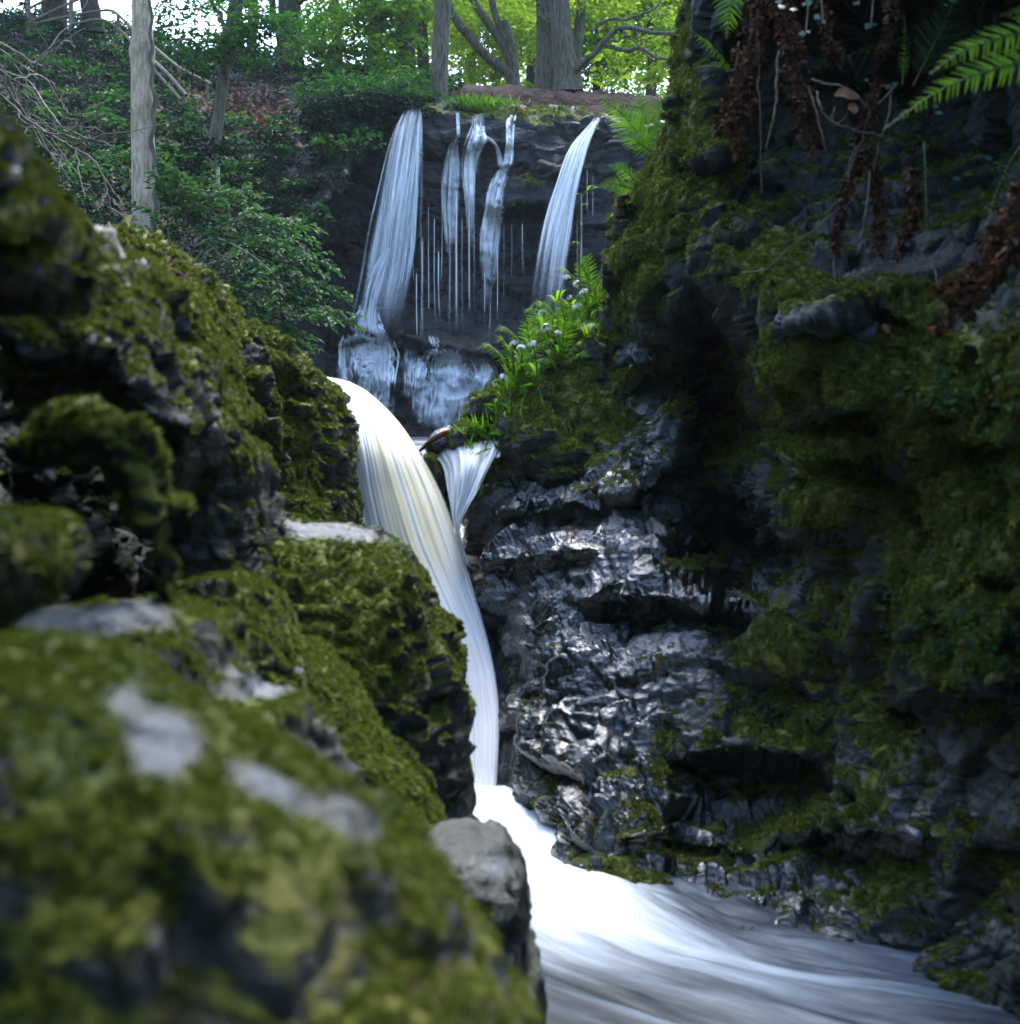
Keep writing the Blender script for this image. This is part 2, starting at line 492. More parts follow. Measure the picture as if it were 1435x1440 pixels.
def boulder(label, outline, d, tf, tb, tilt=0.0, crags=.5, crs=.6, moss=.25, moss_up=.45, mossb=(), pale=(), pale_up=0.0, wet=0.3, litter=(),
            sub=6, box=.72, cat='boulder', name='mossy_boulder', tuft=.016, dens=2500, center=None, group=None, mat=None, yaw=0.0, seed=0, kind=None):
    pts = np.array(outline, float)
    X = (pts[:, 0] - CX) * d / F; Z = CAMZ - (pts[:, 1] - CY) * d / F
    if center is None:
        x1, z1 = np.roll(X, -1), np.roll(Z, -1); cr = X * z1 - x1 * Z; A = cr.sum() / 2
        cx, cz = ((X + x1) * cr).sum() / 6 / A, ((Z + z1) * cr).sum() / 6 / A
    else:
        cx, cz = (center[0] - CX) * d / F, CAMZ - (center[1] - CY) * d / F
    th = np.linspace(-np.pi, np.pi, 721); Rb = np.zeros(721)
    for k in range(len(X)):
        ax, az = X[k] - cx, Z[k] - cz; bx, bz = X[(k + 1) % len(X)] - cx, Z[(k + 1) % len(X)] - cz
        ex, ez = bx - ax, bz - az
        den = np.cos(th) * ez - np.sin(th) * ex
        den = np.where(np.abs(den) < 1e-9, 1e-9, den)
        t = (ax * ez - az * ex) / den; u = (ax * np.sin(th) - az * np.cos(th)) / den
        u = np.where(np.abs(ex) + np.abs(ez) < 1e-9, -1, u)
        Rb = np.where((t > 0) & (u >= -1e-6) & (u <= 1 + 1e-6), np.maximum(Rb, t), Rb)
    Rb = np.where(Rb <= 0, np.median(Rb), Rb)
    ker = np.array([1, 2, 3, 2, 1]) / 9.0
    Rb[:-1] = np.convolve(np.concatenate([Rb[-3:-1], Rb[:-1], Rb[:2]]), ker, 'valid'); Rb[-1] = Rb[0]
    n, f = ico(sub)
    rho = np.hypot(n[:, 0], n[:, 2]); ang = np.arctan2(n[:, 2], n[:, 0])
    Rv = np.interp(ang, th, Rb)
    rp = rho ** box
    x = Rv * rp * np.cos(ang); z = Rv * rp * np.sin(ang)
    yy = np.sign(n[:, 1]) * np.abs(n[:, 1]) ** .8
    y = np.where(yy < 0, tf * yy, tb * yy) + tilt * z + yaw * x
    v = np.stack([x, y, z], -1)
    loc = np.array([cx, d, cz])
    nn = vnormals(v, f)
    dsp = crag(v + loc + seed * 3.7, crs, amt=crags)
    edge = 1 - .45 * sstep(.75, 1.0, rho)
    v = v + nn * (dsp * edge)[:, None]
    nn = vnormals(v, f)
    wp = v + loc
    px, py = proj(wp)
    mo = moss + moss_up * (np.clip(nn[:, 2], -.5, 1)) + blob_field(px, py, mossb) + .25 * fbm(wp * 3.1, 3)
    pa = blob_field(px, py, pale) + pale_up * sstep(.5, .9, nn[:, 2])
    mo = mo - 1.3 * pa
    me = mesh(name, v, f, mat or ROCK, {'moss': mo, 'pale': pa, 'wet': np.full(len(v), wet), 'litter': blob_field(px, py, litter)})
    o = obj(name, me, None, loc); tag(o, label, cat, group, kind)
    if dens:
        front = nn[:, 1] < .6
        moss_on(v, f, nn, np.where(front, mo, 0), dens, tuft, parent=o, seed=seed + 5)
    return o

def tps(ctrl):
    c = np.array(ctrl, float); s = 300.0
    p = c[:, :2] / s; z = np.log(c[:, 2])
    def phi(r2): return np.where(r2 > 1e-12, r2 * np.log(np.maximum(r2, 1e-12)), 0) * .5
    n = len(c)
    r2 = ((p[:, None] - p[None]) ** 2).sum(-1)
    A = np.zeros((n + 3, n + 3)); A[:n, :n] = phi(r2) + np.eye(n) * 2e-3; A[:n, n] = 1; A[:n, n + 1:] = p; A[n, :n] = 1; A[n + 1:, :n] = p.T
    w = np.linalg.solve(A, np.concatenate([z, np.zeros(3)]))
    def ev(x, y):
        q = np.stack([x, y], -1) / s; out = np.zeros(len(q))
        for k in range(0, len(q), 20000):
            b = q[k:k + 20000]
            out[k:k + 20000] = phi(((b[:, None] - p[None]) ** 2).sum(-1)) @ w[:n] + w[n] + b @ w[n + 1:]
        return np.exp(out)
    return ev

def ledge_field(px, py, ledges):
    """each ledge: (points along its lip, out, recess, above px, below px) -> metres towards the viewer."""
    out = np.zeros(len(px))
    for lip, a, rc, up, dn in ledges:
        l = np.array(lip, float); yl = np.interp(px, l[:, 0], l[:, 1])
        w = 30.0
        m = sstep(l[0, 0] - w, l[0, 0] + w, px) * (1 - sstep(l[-1, 0] - w, l[-1, 0] + w, px))
        s = py - yl
        k = sstep(-4, 24, s)
        out += m * ((1 - k) * a * np.exp(np.minimum(s, 0) / up) - k * rc * np.exp(-np.maximum(s, 0) / dn))
    return out

def relief(name, gx, gy, ctrl, ledges=(), rounds=(), skirt='', crags=1.0, crs=.8, strata=2.6, moss=0.0, moss_up=.4, mossb=(), pale=(), pale_up=0,
           wet=.2, wetb=(), litter=(), mat=None, tuft=.016, dens=0, seed=0, label=None, kind='structure', cat=None, thr=.45, extra=None, parent=None, dip=0.0):
    """a ground or rock surface surveyed at control points and laid out as a sheet in space."""
    ny, nx = gx.shape
    x, y = gx.ravel(), gy.ravel()
    d = tps(ctrl)(x, y)
    d = d - ledge_field(x, y, ledges)
    d = d.reshape(ny, nx)
    for side, rad, amt in rounds:
        dist = {'L': lambda: np.hypot(gx - gx[:, :1], 0), 'R': lambda: np.abs(gx[:, -1:] - gx), 'T': lambda: np.abs(gy - gy[:1])}[side]()
        t = np.clip(dist / rad, 0, 1)
        d = d + amt * (1 - np.sqrt(np.clip(1 - (1 - t) ** 2, 0, 1)))
    base = P(gx, gy, d)
    add = np.array([.06, .16, .35, .7, 1.2, 1.9])
    for side in skirt:
        if side == 'L':
            e = gx[:, :1] + 3 + 3 * np.arange(6)[::-1]; base = np.concatenate([P(e, gy[:, :1] + 0 * e, d[:, :1] + add[::-1]), base], 1)
        if side == 'R':
            e = gx[:, -1:] - 3 - 3 * np.arange(6); base = np.concatenate([base, P(e, gy[:, -1:] + 0 * e, d[:, -1:] + add)], 1)
        if side == 'T':
            w = base.shape[1]; e = base[:1].copy(); rows = []
            for a in add[::-1]:
                q = e[0].copy(); k = (q[:, 1] + a) / q[:, 1]; q = np.stack([q[:, 0] * k, q[:, 1] + a, CAMZ + (q[:, 2] - CAMZ) * k - .01 * a], -1); rows.append(q)
            base = np.concatenate([np.stack(rows), base], 0)
    ny, nx = base.shape[:2]
    v = base.reshape(-1, 3); f = grid_faces(ny, nx)
    nn = vnormals(v, f)
    if (nn * (v - np.array([0, 0, CAMZ]))).sum() > 0: f = f[:, ::-1]; nn = -nn
    v = v + nn * crag(v + seed * 5.3, crs, strata, crags, dip)[:, None]
    nn = vnormals(v, f)
    px, py = proj(v)
    pa = blob_field(px, py, pale) + pale_up * sstep(.45, .9, nn[:, 2])
    mo = moss + moss_up * np.clip(nn[:, 2], -.5, 1) + blob_field(px, py, mossb) + .3 * fbm(v * 2.3, 3) - 1.3 * pa
    we = np.clip(wet + blob_field(px, py, wetb), 0, 1)
    me = mesh(name, v, f, mat or ROCK, {'moss': mo, 'pale': pa, 'wet': we, 'litter': blob_field(px, py, litter)})
    o = obj(name, me, parent); tag(o, label, cat, None, kind)
    if dens: moss_on(v, f, nn, mo, dens, tuft, parent=o, seed=seed + 9, thr=thr)
    return o, v, f, nn, mo

def gridpx(left, right, y0, y1, nx, ny, bias=1.0):
    ys = np.linspace(y0, y1, ny)
    l = np.array(left, float); r = np.array(right, float)
    xl = np.interp(ys, l[:, 1], l[:, 0]); xr = np.interp(ys, r[:, 1], r[:, 0])
    u = np.linspace(0, 1, nx) ** bias
    return xl[:, None] + (xr - xl)[:, None] * u[None], np.repeat(ys[:, None], nx, 1)

def gridpy(top, bot, x0, x1, nx, ny):
    xs = np.linspace(x0, x1, nx)
    t = np.array(top, float); b = np.array(bot, float)
    yt = np.interp(xs, t[:, 0], t[:, 1]); yb = np.interp(xs, b[:, 0], b[:, 1])
    u = np.linspace(0, 1, ny)
    return np.repeat(xs[None], ny, 0), yt[None] + (yb - yt)[None] * u[:, None]

def depth_lookup(v, x0, x1, y0, y1, bin_=3):
    """how far the nearest part of a surface lies along a sight line."""
    px, py = proj(v); nx, ny = int((x1 - x0) / bin_) + 1, int((y1 - y0) / bin_) + 1
    D = np.full((ny, nx), np.inf)
    i = np.round((py - y0) / bin_).astype(int); j = np.round((px - x0) / bin_).astype(int)
    m = (i >= 0) & (i < ny) & (j >= 0) & (j < nx)
    np.minimum.at(D, (i[m], j[m]), v[m, 1])
    for _ in range(40):
        bad = ~np.isfinite(D)
        if not bad.any(): break
        Q = np.pad(D, 1, constant_values=np.inf)
        D = np.where(bad, np.minimum.reduce([Q[:-2, 1:-1], Q[2:, 1:-1], Q[1:-1, :-2], Q[1:-1, 2:]]), D)
    D[~np.isfinite(D)] = np.nanmax(D[np.isfinite(D)])
    def ev(x, y):
        fx = np.clip((np.asarray(x, float) - x0) / bin_, 0, nx - 1.001); fy = np.clip((np.asarray(y, float) - y0) / bin_, 0, ny - 1.001)
        j, i = fx.astype(int), fy.astype(int); u, w = fx - j, fy - i
        return (D[i, j] * (1 - u) + D[i, j + 1] * u) * (1 - w) + (D[i + 1, j] * (1 - u) + D[i + 1, j + 1] * u) * w
    return ev

# ------------------------------------------------------------------ the ground (one sheet to the horizon)
SOIL = plain_material('forest_soil', (0.010, 0.012, 0.006), (0.032, 0.034, 0.014), 2.5, .9, .9, .25)
def make_ground():
    xs = np.concatenate([[-400, -200, -100, -60], np.linspace(-40, 40, 121), [60, 100, 200, 400]])
    ys = np.concatenate([[-300, -120, -60, -30], np.linspace(-15, 60, 151), [80, 120, 200, 400]])
    gx, gy = np.meshgrid(xs, ys)
    # stream floor steps up the gorge: pool, mid fall, upper falls
    zf = -.5 + 1.9 * sstep(8.2, 8.9, gy) + .5 * sstep(9, 18, gy) + 4.95 * sstep(21.0, 22.5, gy)
    top = 4.6 + 2.25 * sstep(5, 20, gy)
    left = -1.9 - .06 * np.clip(gy, 0, 30) - 7.0 * sstep(9, 13, gy) * (1 - sstep(18, 21, gy))
    right = 1.2 + .10 * np.clip(gy, 0, 9)
    w = np.maximum(sstep(0, 1.6, left - gx), sstep(.2, 1.5, gx - right))
    z = zf * (1 - w) + np.maximum(top, zf) * w
    z = z + 3.2 * sstep(-3.5, -8.5, gx) * sstep(21, 27, gy) * (1 - sstep(27.5, 60, gy) * .5)
    z = z + .12 * fbm(np.stack([gx.ravel() * .6, gy.ravel() * .6, 0 * gx.ravel()], -1), 3).reshape(gx.shape)
    v = np.stack([gx, gy, z], -1).reshape(-1, 3)
    o = obj('ground', mesh('ground', v, grid_faces(len(ys), len(xs)), SOIL)); tag(o, kind='structure')
make_ground()

# ------------------------------------------------------------------ right gorge wall
lw = [(940, -420), (957, -40), (955, 30), (950, 90), (942, 140), (930, 190), (905, 235), (880, 275), (862, 315), (856, 360), (858, 420), (866, 470), (862, 530), (830, 580),
      (770, 612), (720, 632), (685, 660), (652, 705), (650, 750), (668, 810), (684, 870), (700, 930), (705, 970), (694, 1030), (690, 1090), (702, 1130), (738, 1165), (752, 1215), (775, 1260), (785, 1560)]
rw = [(2050, -420), (2050, 1560)]
wall_ctrl = [(940, -400, 6.2), (1200, -400, 4.9), (1435, -400, 3.7), (2050, -400, 1.6), (957, 0, 6.4), (1200, 0, 5.2), (1435, 0, 4.3), (1700, 0, 2.6),
    (950, 110, 6.5), (1060, 100, 5.8), (900, 250, 6.6), (862, 330, 6.8), (860, 450, 6.9), (960, 260, 6.1), (1060, 260, 5.8), (1150, 230, 5.7), (1270, 240, 5.3), (1400, 250, 4.8), (1700, 250, 2.7),
    (1060, 420, 5.0), (1140, 350, 5.1), (1250, 360, 4.75), (1400, 350, 4.2), (950, 450, 6.2), (1000, 400, 5.9),
    (1100, 500, 4.75), (1250, 500, 4.3), (1400, 500, 3.7), (1100, 700, 5.0), (1250, 700, 4.55), (1400, 700, 3.85), (1400, 900, 3.75), (1290, 900, 4.15), (1700, 800, 2.5),
    (1030, 600, 7.0), (1045, 760, 7.0), (1015, 470, 6.8), (960, 600, 6.5), (960, 700, 6.5), (860, 600, 6.95), (740, 650, 7.3), (660, 720, 7.2), (700, 850, 6.7), (800, 790, 6.35), (930, 770, 6.15),
    (1000, 850, 5.7), (860, 860, 6.1), (720, 1000, 6.25), (850, 960, 5.75), (1000, 960, 5.45), (1120, 950, 5.25), (1220, 950, 4.9), (690, 1150, 5.9), (850, 1150, 5.2), (860, 1240, 4.85), (1000, 1130, 5.15), (1050, 1240, 4.65),
    (1200, 1120, 4.75), (1250, 1240, 4.25), (1330, 1100, 4.2), (1435, 1150, 3.85), (1435, 1330, 3.72), (1200, 1330, 4.2), (770, 1500, 4.6), (1100, 1500, 4.0), (1435, 1500, 3.5), (1700, 1300, 2.6), (2050, 800, 1.5), (2050, 1500, 1.5)]
wall_ledges = [
    ([(1030, 40), (1090, -20), (1160, -40), (1260, -50), (1440, -50), (1700, -50)], .18, .70, 200, 260),
    ([(1150, 96), (1200, 86), (1250, 100)], .30, .15, 14, 50),
    ([(1030, 405), (1120, 362), (1250, 340), (1440, 330), (1600, 320)], .05, .08, 60, 60),
    ([(1080, 470), (1150, 448), (1245, 432), (1270, 450)], .12, .14, 45, 40),
    ([(1085, 590), (1160, 575), (1240, 560)], .14, .34, 60, 60),
    ([(1095, 665), (1150, 640), (1215, 632)], .12, .30, 30, 45),
    ([(1095, 752), (1150, 742), (1210, 735)], .12, .32, 40, 70),
    ([(1280, 640), (1340, 620), (1450, 610)], .10, .22, 90, 60),
    ([(1260, 985), (1340, 960), (1450, 965)], .12, .3, 80, 80),
    ([(820, 842), (930, 838), (1000, 850), (1060, 862)], .18, .34, 40, 45),
    ([(860, 560), (900, 520), (950, 500)], .1, .2, 30, 40),
    ([(700, 720), (800, 705), (900, 690)], .10, .22, 40, 40),
    ([(690, 790), (760, 780), (830, 770)], .08, .20, 30, 40),
    ([(960, 1062), (1050, 1052), (1150, 1065)], .16, .50, 120, 80),
    ([(900, 690), (960, 640), (1010, 600)], .05, .22, 40, 60),
    ([(940, 230), (1040, 215), (1100, 260)], .12, .2, 40, 50),
    ([(1090, 1180), (1190, 1165), (1320, 1180)], .10, .18, 40, 40),
    ([(860, 1180), (960, 1165), (1060, 1200)], .06, .12, 30, 30),
]
moss_w = [(820, 1000, 150, 180, -.32), (800, 770, 170, 80, -.3), (1000, 830, 80, 40, -.2), (960, 60, 40, 120, .35), (1200, 380, 140, 40, .18), (930, 220, 50, 60, .2), (1250, 700, 200, 260, .2), (1300, 560, 180, 120, .15), (920, 380, 60, 160, .2), (960, 200, 90, 70, .25), (900, 320, 50, 90, .3), (990, 290, 80, 80, .35), (1090, 400, 60, 50, .25), (1130, 520, 90, 60, .5), (1230, 510, 90, 60, .35), (1340, 540, 90, 90, .45), (1160, 640, 70, 30, .45),
          (1150, 720, 70, 35, .4), (1350, 890, 90, 110, .55), (1420, 650, 60, 120, .3), (1330, 750, 60, 120, .25), (1090, 940, 55, 80, .55), (1080, 1020, 80, 40, .4), (1020, 620, 30, 60, .3), (1220, 1010, 60, 60, .2), (880, 440, 30, 90, .3), (840, 560, 50, 40, .5), (760, 630, 60, 30, .5),
          (940, 930, 60, 14, .3), (860, 1085, 60, 12, .35), (930, 1030, 25, 40, .3), (1190, 1130, 60, 30, .3), (1260, 1260, 40, 50, .4), (1400, 1220, 60, 50, .45), (1130, 1165, 60, 20, .3), (980, 790, 50, 12, .4)]
pale_w = [(1165, 447, 70, 16, .75), (1215, 462, 28, 26, .55), (895, 495, 24, 20, .8), (1290, 360, 90, 22, .45), (1190, 375, 50, 12, .4), (905, 555, 24, 30, .35), (990, 232, 40, 14, .45), (1380, 440, 50, 30, .3)]
wet_w = [(1150, 1270, 340, 70, 1), (820, 820, 200, 90, 1), (820, 1000, 170, 200, 1.2), (960, 830, 120, 60, 1), (760, 700, 120, 80, .9), (900, 620, 80, 80, .6), (1000, 1180, 260, 80, 1), (1250, 1200, 200, 110, .8)]
gx, gy = gridpx(lw, rw, -420, 1560, 470, 660, 1.25)
wall, wv, wf, wn_, wm = relief('gorge_wall', gx, gy, wall_ctrl, wall_ledges, [('L', 60, .5)], 'L', crags=.62, crs=.72, strata=1.8, dip=-24, moss=.17, moss_up=.42, mossb=moss_w, pale=pale_w,
    wet=.08, wetb=wet_w, litter=[(1270, 130, 60, 40, .4), (1300, 320, 90, 20, .4)], dens=2600, tuft=.017, seed=1)

# ------------------------------------------------------------------ left bank behind the boulders
top = [(-260, 60), (-100, 190), (0, 250), (110, 335), (140, 336), (180, 322), (215, 338), (260, 370), (300, 405), (345, 458), (400, 488), (450, 520), (478, 560), (497, 610), (505, 660), (512, 720)]
bot = [(-260, 1600), (512, 1600)]
gx, gy = gridpy(top, bot, -260, 512, 330, 420)
bank_ctrl = [(-260, 100, 3.2), (-100, 300, 3.2), (0, 300, 3.9), (140, 340, 4.6), (260, 380, 5.2), (400, 500, 6.2), (480, 580, 6.7), (505, 740, 6.6), (420, 640, 6.1), (400, 760, 5.7), (330, 560, 5.3), (230, 450, 4.75), (200, 600, 4.4),
    (100, 500, 3.9), (0, 600, 3.2), (-200, 700, 2.2), (200, 760, 4.1), (310, 800, 4.9), (100, 800, 3.4), (450, 900, 5.4), (300, 1000, 4.2), (0, 1000, 2.8), (300, 1300, 3.5), (512, 1200, 4.8), (512, 1600, 4.0), (-260, 1600, 1.8), (200, 1600, 3.0)]
bank_ledges = [([(330, 600), (360, 560), (385, 640), (400, 745)], .10, .15, 40, 30), ([(240, 520), (300, 470), (370, 560)], .08, .16, 40, 40), ([(160, 480), (230, 440), (300, 520)], .1, .2, 50, 60)]
bank, bv, bf, bn, bm_ = relief('rock_bank', gx, gy, bank_ctrl, bank_ledges, [('R', 60, .4), ('T', 30, .25)], 'RT', crags=.8, crs=.5, moss=.36, moss_up=.4,
    mossb=[(10, 600, 60, 150, -.5), (130, 760, 90, 100, -.5), (232, 740, 20, 90, -.4), (280, 900, 30, 50, -.4), (420, 600, 70, 100, .3), (300, 500, 40, 60, .2), (190, 345, 40, 20, .3), (240, 360, 40, 30, .1), (330, 440, 60, 40, .15), (470, 680, 30, 60, -.2)],  # strong negative blobs bare dark rock in the hollows, painting their shade
    pale=[(215, 395, 22, 26, .35), (355, 492, 18, 12, .4)], wet=.05, wetb=[(480, 620, 30, 120, .5)], litter=[(250, 375, 60, 30, .6), (320, 430, 50, 40, .6), (385, 480, 30, 20, .4)], dens=2600, tuft=.018, seed=2)

# ------------------------------------------------------------------ boulders of the left side
boulder('big dark green boulder filling the lower left corner, grey bald patches along its shoulder',
    [(-330, 1000), (-60, 930), (80, 935), (180, 985), (290, 1050), (400, 1105), (500, 1155), (575, 1215), (640, 1290), (700, 1370), (760, 1480), (770, 1800), (-330, 1800)], 1.25, .33, .40, tilt=.15,
    crags=.45, crs=.42, moss=0.30, moss_up=0.50, pale=[(228, 1045, 50, 44, 1.0), (385, 1108, 62, 18, .9, 28), (490, 1150, 40, 22, .6, 40), (170, 985, 30, 20, .5)], litter=[(190, 1330, 16, 20, .5), (470, 1300, 12, 12, .5)], tuft=0.0083, dens=10400, sub=6, seed=11)
boulder('flat topped mossy boulder with a pale grey slab top above the corner boulder',
    [(-120, 930), (20, 905), (60, 868), (140, 855), (215, 846), (285, 875), (312, 940), (345, 985), (410, 1000), (450, 1070), (520, 1140), (560, 1220), (300, 1260), (-120, 1200)], 2.05, .28, .4, tilt=.30,
    crags=.45, crs=.45, moss=0.20, moss_up=0.62, pale=[(100, 880, 80, 22, 1.2), (195, 860, 40, 16, .9), (190, 975, 45, 26, 1.0), (365, 965, 42, 16, 1.0), (470, 1110, 60, 26, .8, 40)], litter=[(58, 912, 12, 10, .8), (420, 985, 20, 12, .4)], box=.62, tuft=0.0090, dens=8800, seed=12)
boulder('mossy boulder beside the foot of the cream waterfall, with a thin grey top',
    [(368, 748), (395, 734), (450, 740), (515, 752), (565, 780), (598, 830), (622, 890), (645, 950), (658, 1005), (655, 1050), (664, 1110), (670, 1185), (610, 1215), (540, 1200), (480, 1130), (420, 1020), (385, 930), (372, 840)], 4.15, .55, .6, tilt=.3,
    crags=.8, crs=.45, moss=0.27, moss_up=0.57, pale=[(430, 744, 80, 9, 1.0), (510, 755, 30, 6, .6)], mossb=[(640, 1080, 30, 90, -.35), (600, 1170, 60, 40, -.4), (500, 880, 90, 80, .15)], tuft=0.0105, dens=6720, seed=13)
boulder('mossy slope of rock leaning between the grey slab boulder and the waterfall boulder',
    [(330, 930), (420, 905), (470, 960), (520, 1030), (580, 1100), (625, 1160), (628, 1200), (570, 1205), (500, 1170), (420, 1080), (350, 1000)], 3.3, .3, .5, tilt=.5,
    crags=.45, crs=.45, moss=0.37, moss_up=0.62, pale=[(405, 943, 30, 7, .9)], tuft=0.0105, dens=7200, seed=14)
boulder('bare grey flat topped boulder at the water edge, low in the middle',
    [(560, 1212), (572, 1196), (610, 1184), (668, 1182), (715, 1200), (738, 1226), (741, 1290), (744, 1350), (762, 1362), (764, 1560), (560, 1560), (556, 1300)], 3.0, .26, .4, tilt=.12, box=.48,
    crags=.4, crs=.4, moss=.02, moss_up=.0, mossb=[(630, 1270, 60, 24, .6), (670, 1300, 40, 20, .5)], pale=[(640, 1215, 90, 30, .5), (700, 1235, 30, 30, .35), (690, 1320, 30, 26, .25)], tuft=.010, dens=6500, seed=15, name='grey_boulder', wet=.3)
boulder('upright mossy block with a rounded top edge, right of the dark hollow',
    [(245, 660), (262, 628), (295, 603), (335, 612), (358, 640), (366, 700), (372, 770), (384, 820), (392, 900), (330, 905), (270, 870), (238, 840), (248, 760)], 3.75, .3, .5, tilt=.25, box=.6,
    crags=.45, crs=.5, moss=0.22, moss_up=0.62, mossb=[(350, 640, 20, 40, .25)], pale=[(270, 650, 14, 10, .3)], tuft=0.0097, dens=7200, seed=16)
boulder('low mossy rock between the upright block and the waterfall boulder',
    [(255, 820), (320, 808), (365, 830), (392, 880), (420, 960), (440, 1040), (330, 1010), (280, 900)], 3.2, .3, .5, tilt=.45,
    crags=.45, crs=.45, moss=0.32, moss_up=0.62, pale=[(300, 822, 16, 8, .5)], litter=[(345, 835, 18, 12, .5)], tuft=0.0097, dens=7200, seed=17)
boulder('square mossy ledge block below the ridge, its top edge bright green',
    [(155, 535), (185, 523), (225, 533), (270, 560), (290, 600), (280, 650), (240, 720), (190, 700), (165, 610)], 3.2, .25, .5, tilt=.35, box=.6,
    crags=.45, crs=.45, moss=0.12, moss_up=0.82, mossb=[(165, 560, 14, 30, .4), (200, 545, 40, 16, .3)], pale=[(180, 592, 16, 14, .6), (290, 580, 12, 30, .4)], tuft=0.0097, dens=7200, seed=18)
def mossy_rib():
    pth, rad = px_path([(20, 628, 2.2, 22), (60, 622, 2.1, 34), (110, 612, 2.05, 40), (158, 628, 2.05, 40), (186, 672, 2.05, 34), (202, 725, 2.05, 29), (214, 790, 2.05, 25), (224, 850, 2.08, 22), (232, 890, 2.1, 16)], 70)
    v, f = tube_geo(pth, rad * 1.0, 40); c0 = np.repeat(pth, 40, 0)
    v = c0 + (v - c0) * np.array([1, 1.5, 1]); v[:, 1] += .06
    nn = vnormals(v, f)
    if (nn * (v - c0)).sum() < 0: f = f[:, ::-1]; nn = -nn
    v = v + nn * crag(v, .28, amt=.5)[:, None]; nn = vnormals(v, f); px, py = proj(v)
    mo = .5 + .5 * np.clip(nn[:, 2], -.5, 1) + .2 * fbm(v * 6, 3)
    o = obj('mossy_rib', mesh('mossy_rib', v, f, ROCK, {'moss': mo, 'pale': np.zeros(len(v)), 'wet': np.zeros(len(v)), 'litter': blob_field(px, py, [(120, 632, 14, 12, .6)])}))
    tag(o, 'bright mossy rib of rock curving down over a black hollow at the left', 'rock')
    moss_on(v, f, nn, mo, 5500, .012, parent=o, seed=24)
mossy_rib()
boulder('small round green boulder at the left edge of the picture',
    [(-70, 760), (-40, 725), (10, 722), (38, 745), (47, 790), (38, 835), (5, 870), (-60, 870)], 1.6, .12, .3, tilt=.2,
    crags=.35, crs=.3, moss=0.42, moss_up=0.42, pale=[(15, 828, 18, 14, .6)], tuft=0.0075, dens=11200, seed=20)
boulder('blurred mossy knob nearest the viewer at the upper left edge of the picture',
    [(-260, 120), (-60, 130), (0, 172), (30, 215), (62, 258), (84, 300), (90, 360), (76, 405), (40, 425), (0, 412), (-60, 430), (-260, 500)], 1.75, .25, .35, tilt=.3,
    crags=.5, crs=.4, moss=0.40, moss_up=0.62, mossb=[(20, 340, 50, 60, .4)], pale=[(22, 232, 9, 12, .7)], litter=[(12, 208, 14, 16, .8)], tuft=0.0083, dens=10400, seed=21)
boulder('steep mossy rock face behind the blurred knob, above the square ledge block',
    [(60, 262), (110, 308), (150, 350), (190, 420), (215, 480), (240, 540), (262, 620), (225, 560), (165, 535), (150, 590), (100, 585), (64, 600), (48, 520), (52, 430), (70, 400), (80, 330)], 2.7, .3, .5, tilt=.25, center=(130, 450), box=.6,
    crags=.8, crs=.42, moss=0.30, moss_up=0.67, mossb=[(130, 430, 60, 60, .15)], tuft=0.0097, dens=8000, seed=31)
boulder('long mossy ridge stone running down from the crag toward the dark hollow',
    [(140, 345), (200, 350), (250, 400), (290, 455), (320, 520), (345, 590), (340, 610), (300, 600), (280, 540), (230, 520), (180, 450)], 3.75, .25, .5, tilt=.3, center=(262, 480),
    crags=.6, crs=.5, moss=0.44, moss_up=0.62, mossb=[(300, 500, 30, 60, .25)], pale=[(195, 375, 16, 16, .5), (290, 570, 10, 30, .4)], litter=[(230, 400, 40, 40, .3)], tuft=0.0105, dens=6400, seed=22)

# rock bed under and behind the cream fall
gx, gy = gridpx([(420, 545), (420, 1300)], [(660, 640), (700, 720), (760, 900), (800, 1300)], 640, 1300, 120, 160)
relief('rock_step', gx, gy, [(430, 650, 7.8), (620, 640, 9.6), (700, 700, 9.0), (690, 645, 9.6), (640, 740, 8.3), (650, 800, 7.4), (560, 800, 7.3), (700, 950, 6.8), (600, 1000, 6.5), (680, 1150, 6.0), (430, 1150, 6.0), (800, 1300, 5.2), (450, 1300, 5.2)],
       crags=.6, crs=.5, moss=.05, moss_up=.3, wet=.8, seed=3)

# mossy outcrop carrying the flowers
outcrop = boulder('mossy outcrop under the white flowers, between the two waterfalls',
    [(690, 618), (697, 575), (735, 520), (770, 470), (812, 430), (850, 400), (890, 420), (920, 560), (900, 660), (830, 700), (760, 690), (715, 645)], 7.55, .45, 1.0, tilt=.85, box=.55, center=(800, 580),
    crags=.6, crs=.6, moss=.35, moss_up=.5, mossb=[(840, 470, 30, 60, -.3)], litter=[(845, 480, 22, 50, .5), (790, 560, 20, 20, .3)], tuft=.022, dens=1800, seed=23)
boulder('small rust brown mossy hummock at the left end of the outcrop', [(652, 585), (668, 556), (695, 546), (716, 560), (716, 590), (700, 608), (664, 608)], 7.55, .2, .3,
    crags=.3, crs=.3, moss=.4, moss_up=.3, litter=[(690, 585, 22, 22, .5)], tuft=.02, dens=2500, sub=5, seed=24)
boulder('small round mossy stone sitting in the stream above the white chute', [(632, 610), (645, 597), (665, 595), (680, 608), (680, 630), (668, 644), (640, 644), (632, 630)], 7.45, .17, .2,
    crags=.2, crs=.25, moss=.4, moss_up=.3, tuft=.018, dens=2600, sub=5, seed=25)
boulder('small wet dark stone under the rusty branch left of the round mossy stone', [(596, 626), (612, 606), (632, 598), (645, 606), (645, 640), (618, 644), (600, 640)], 7.6, .15, .2,
    crags=.2, crs=.25, moss=-.2, moss_up=.2, pale=[(625, 606, 14, 5, .5)], wet=.9, sub=5, seed=26, dens=0, name='wet_stone')
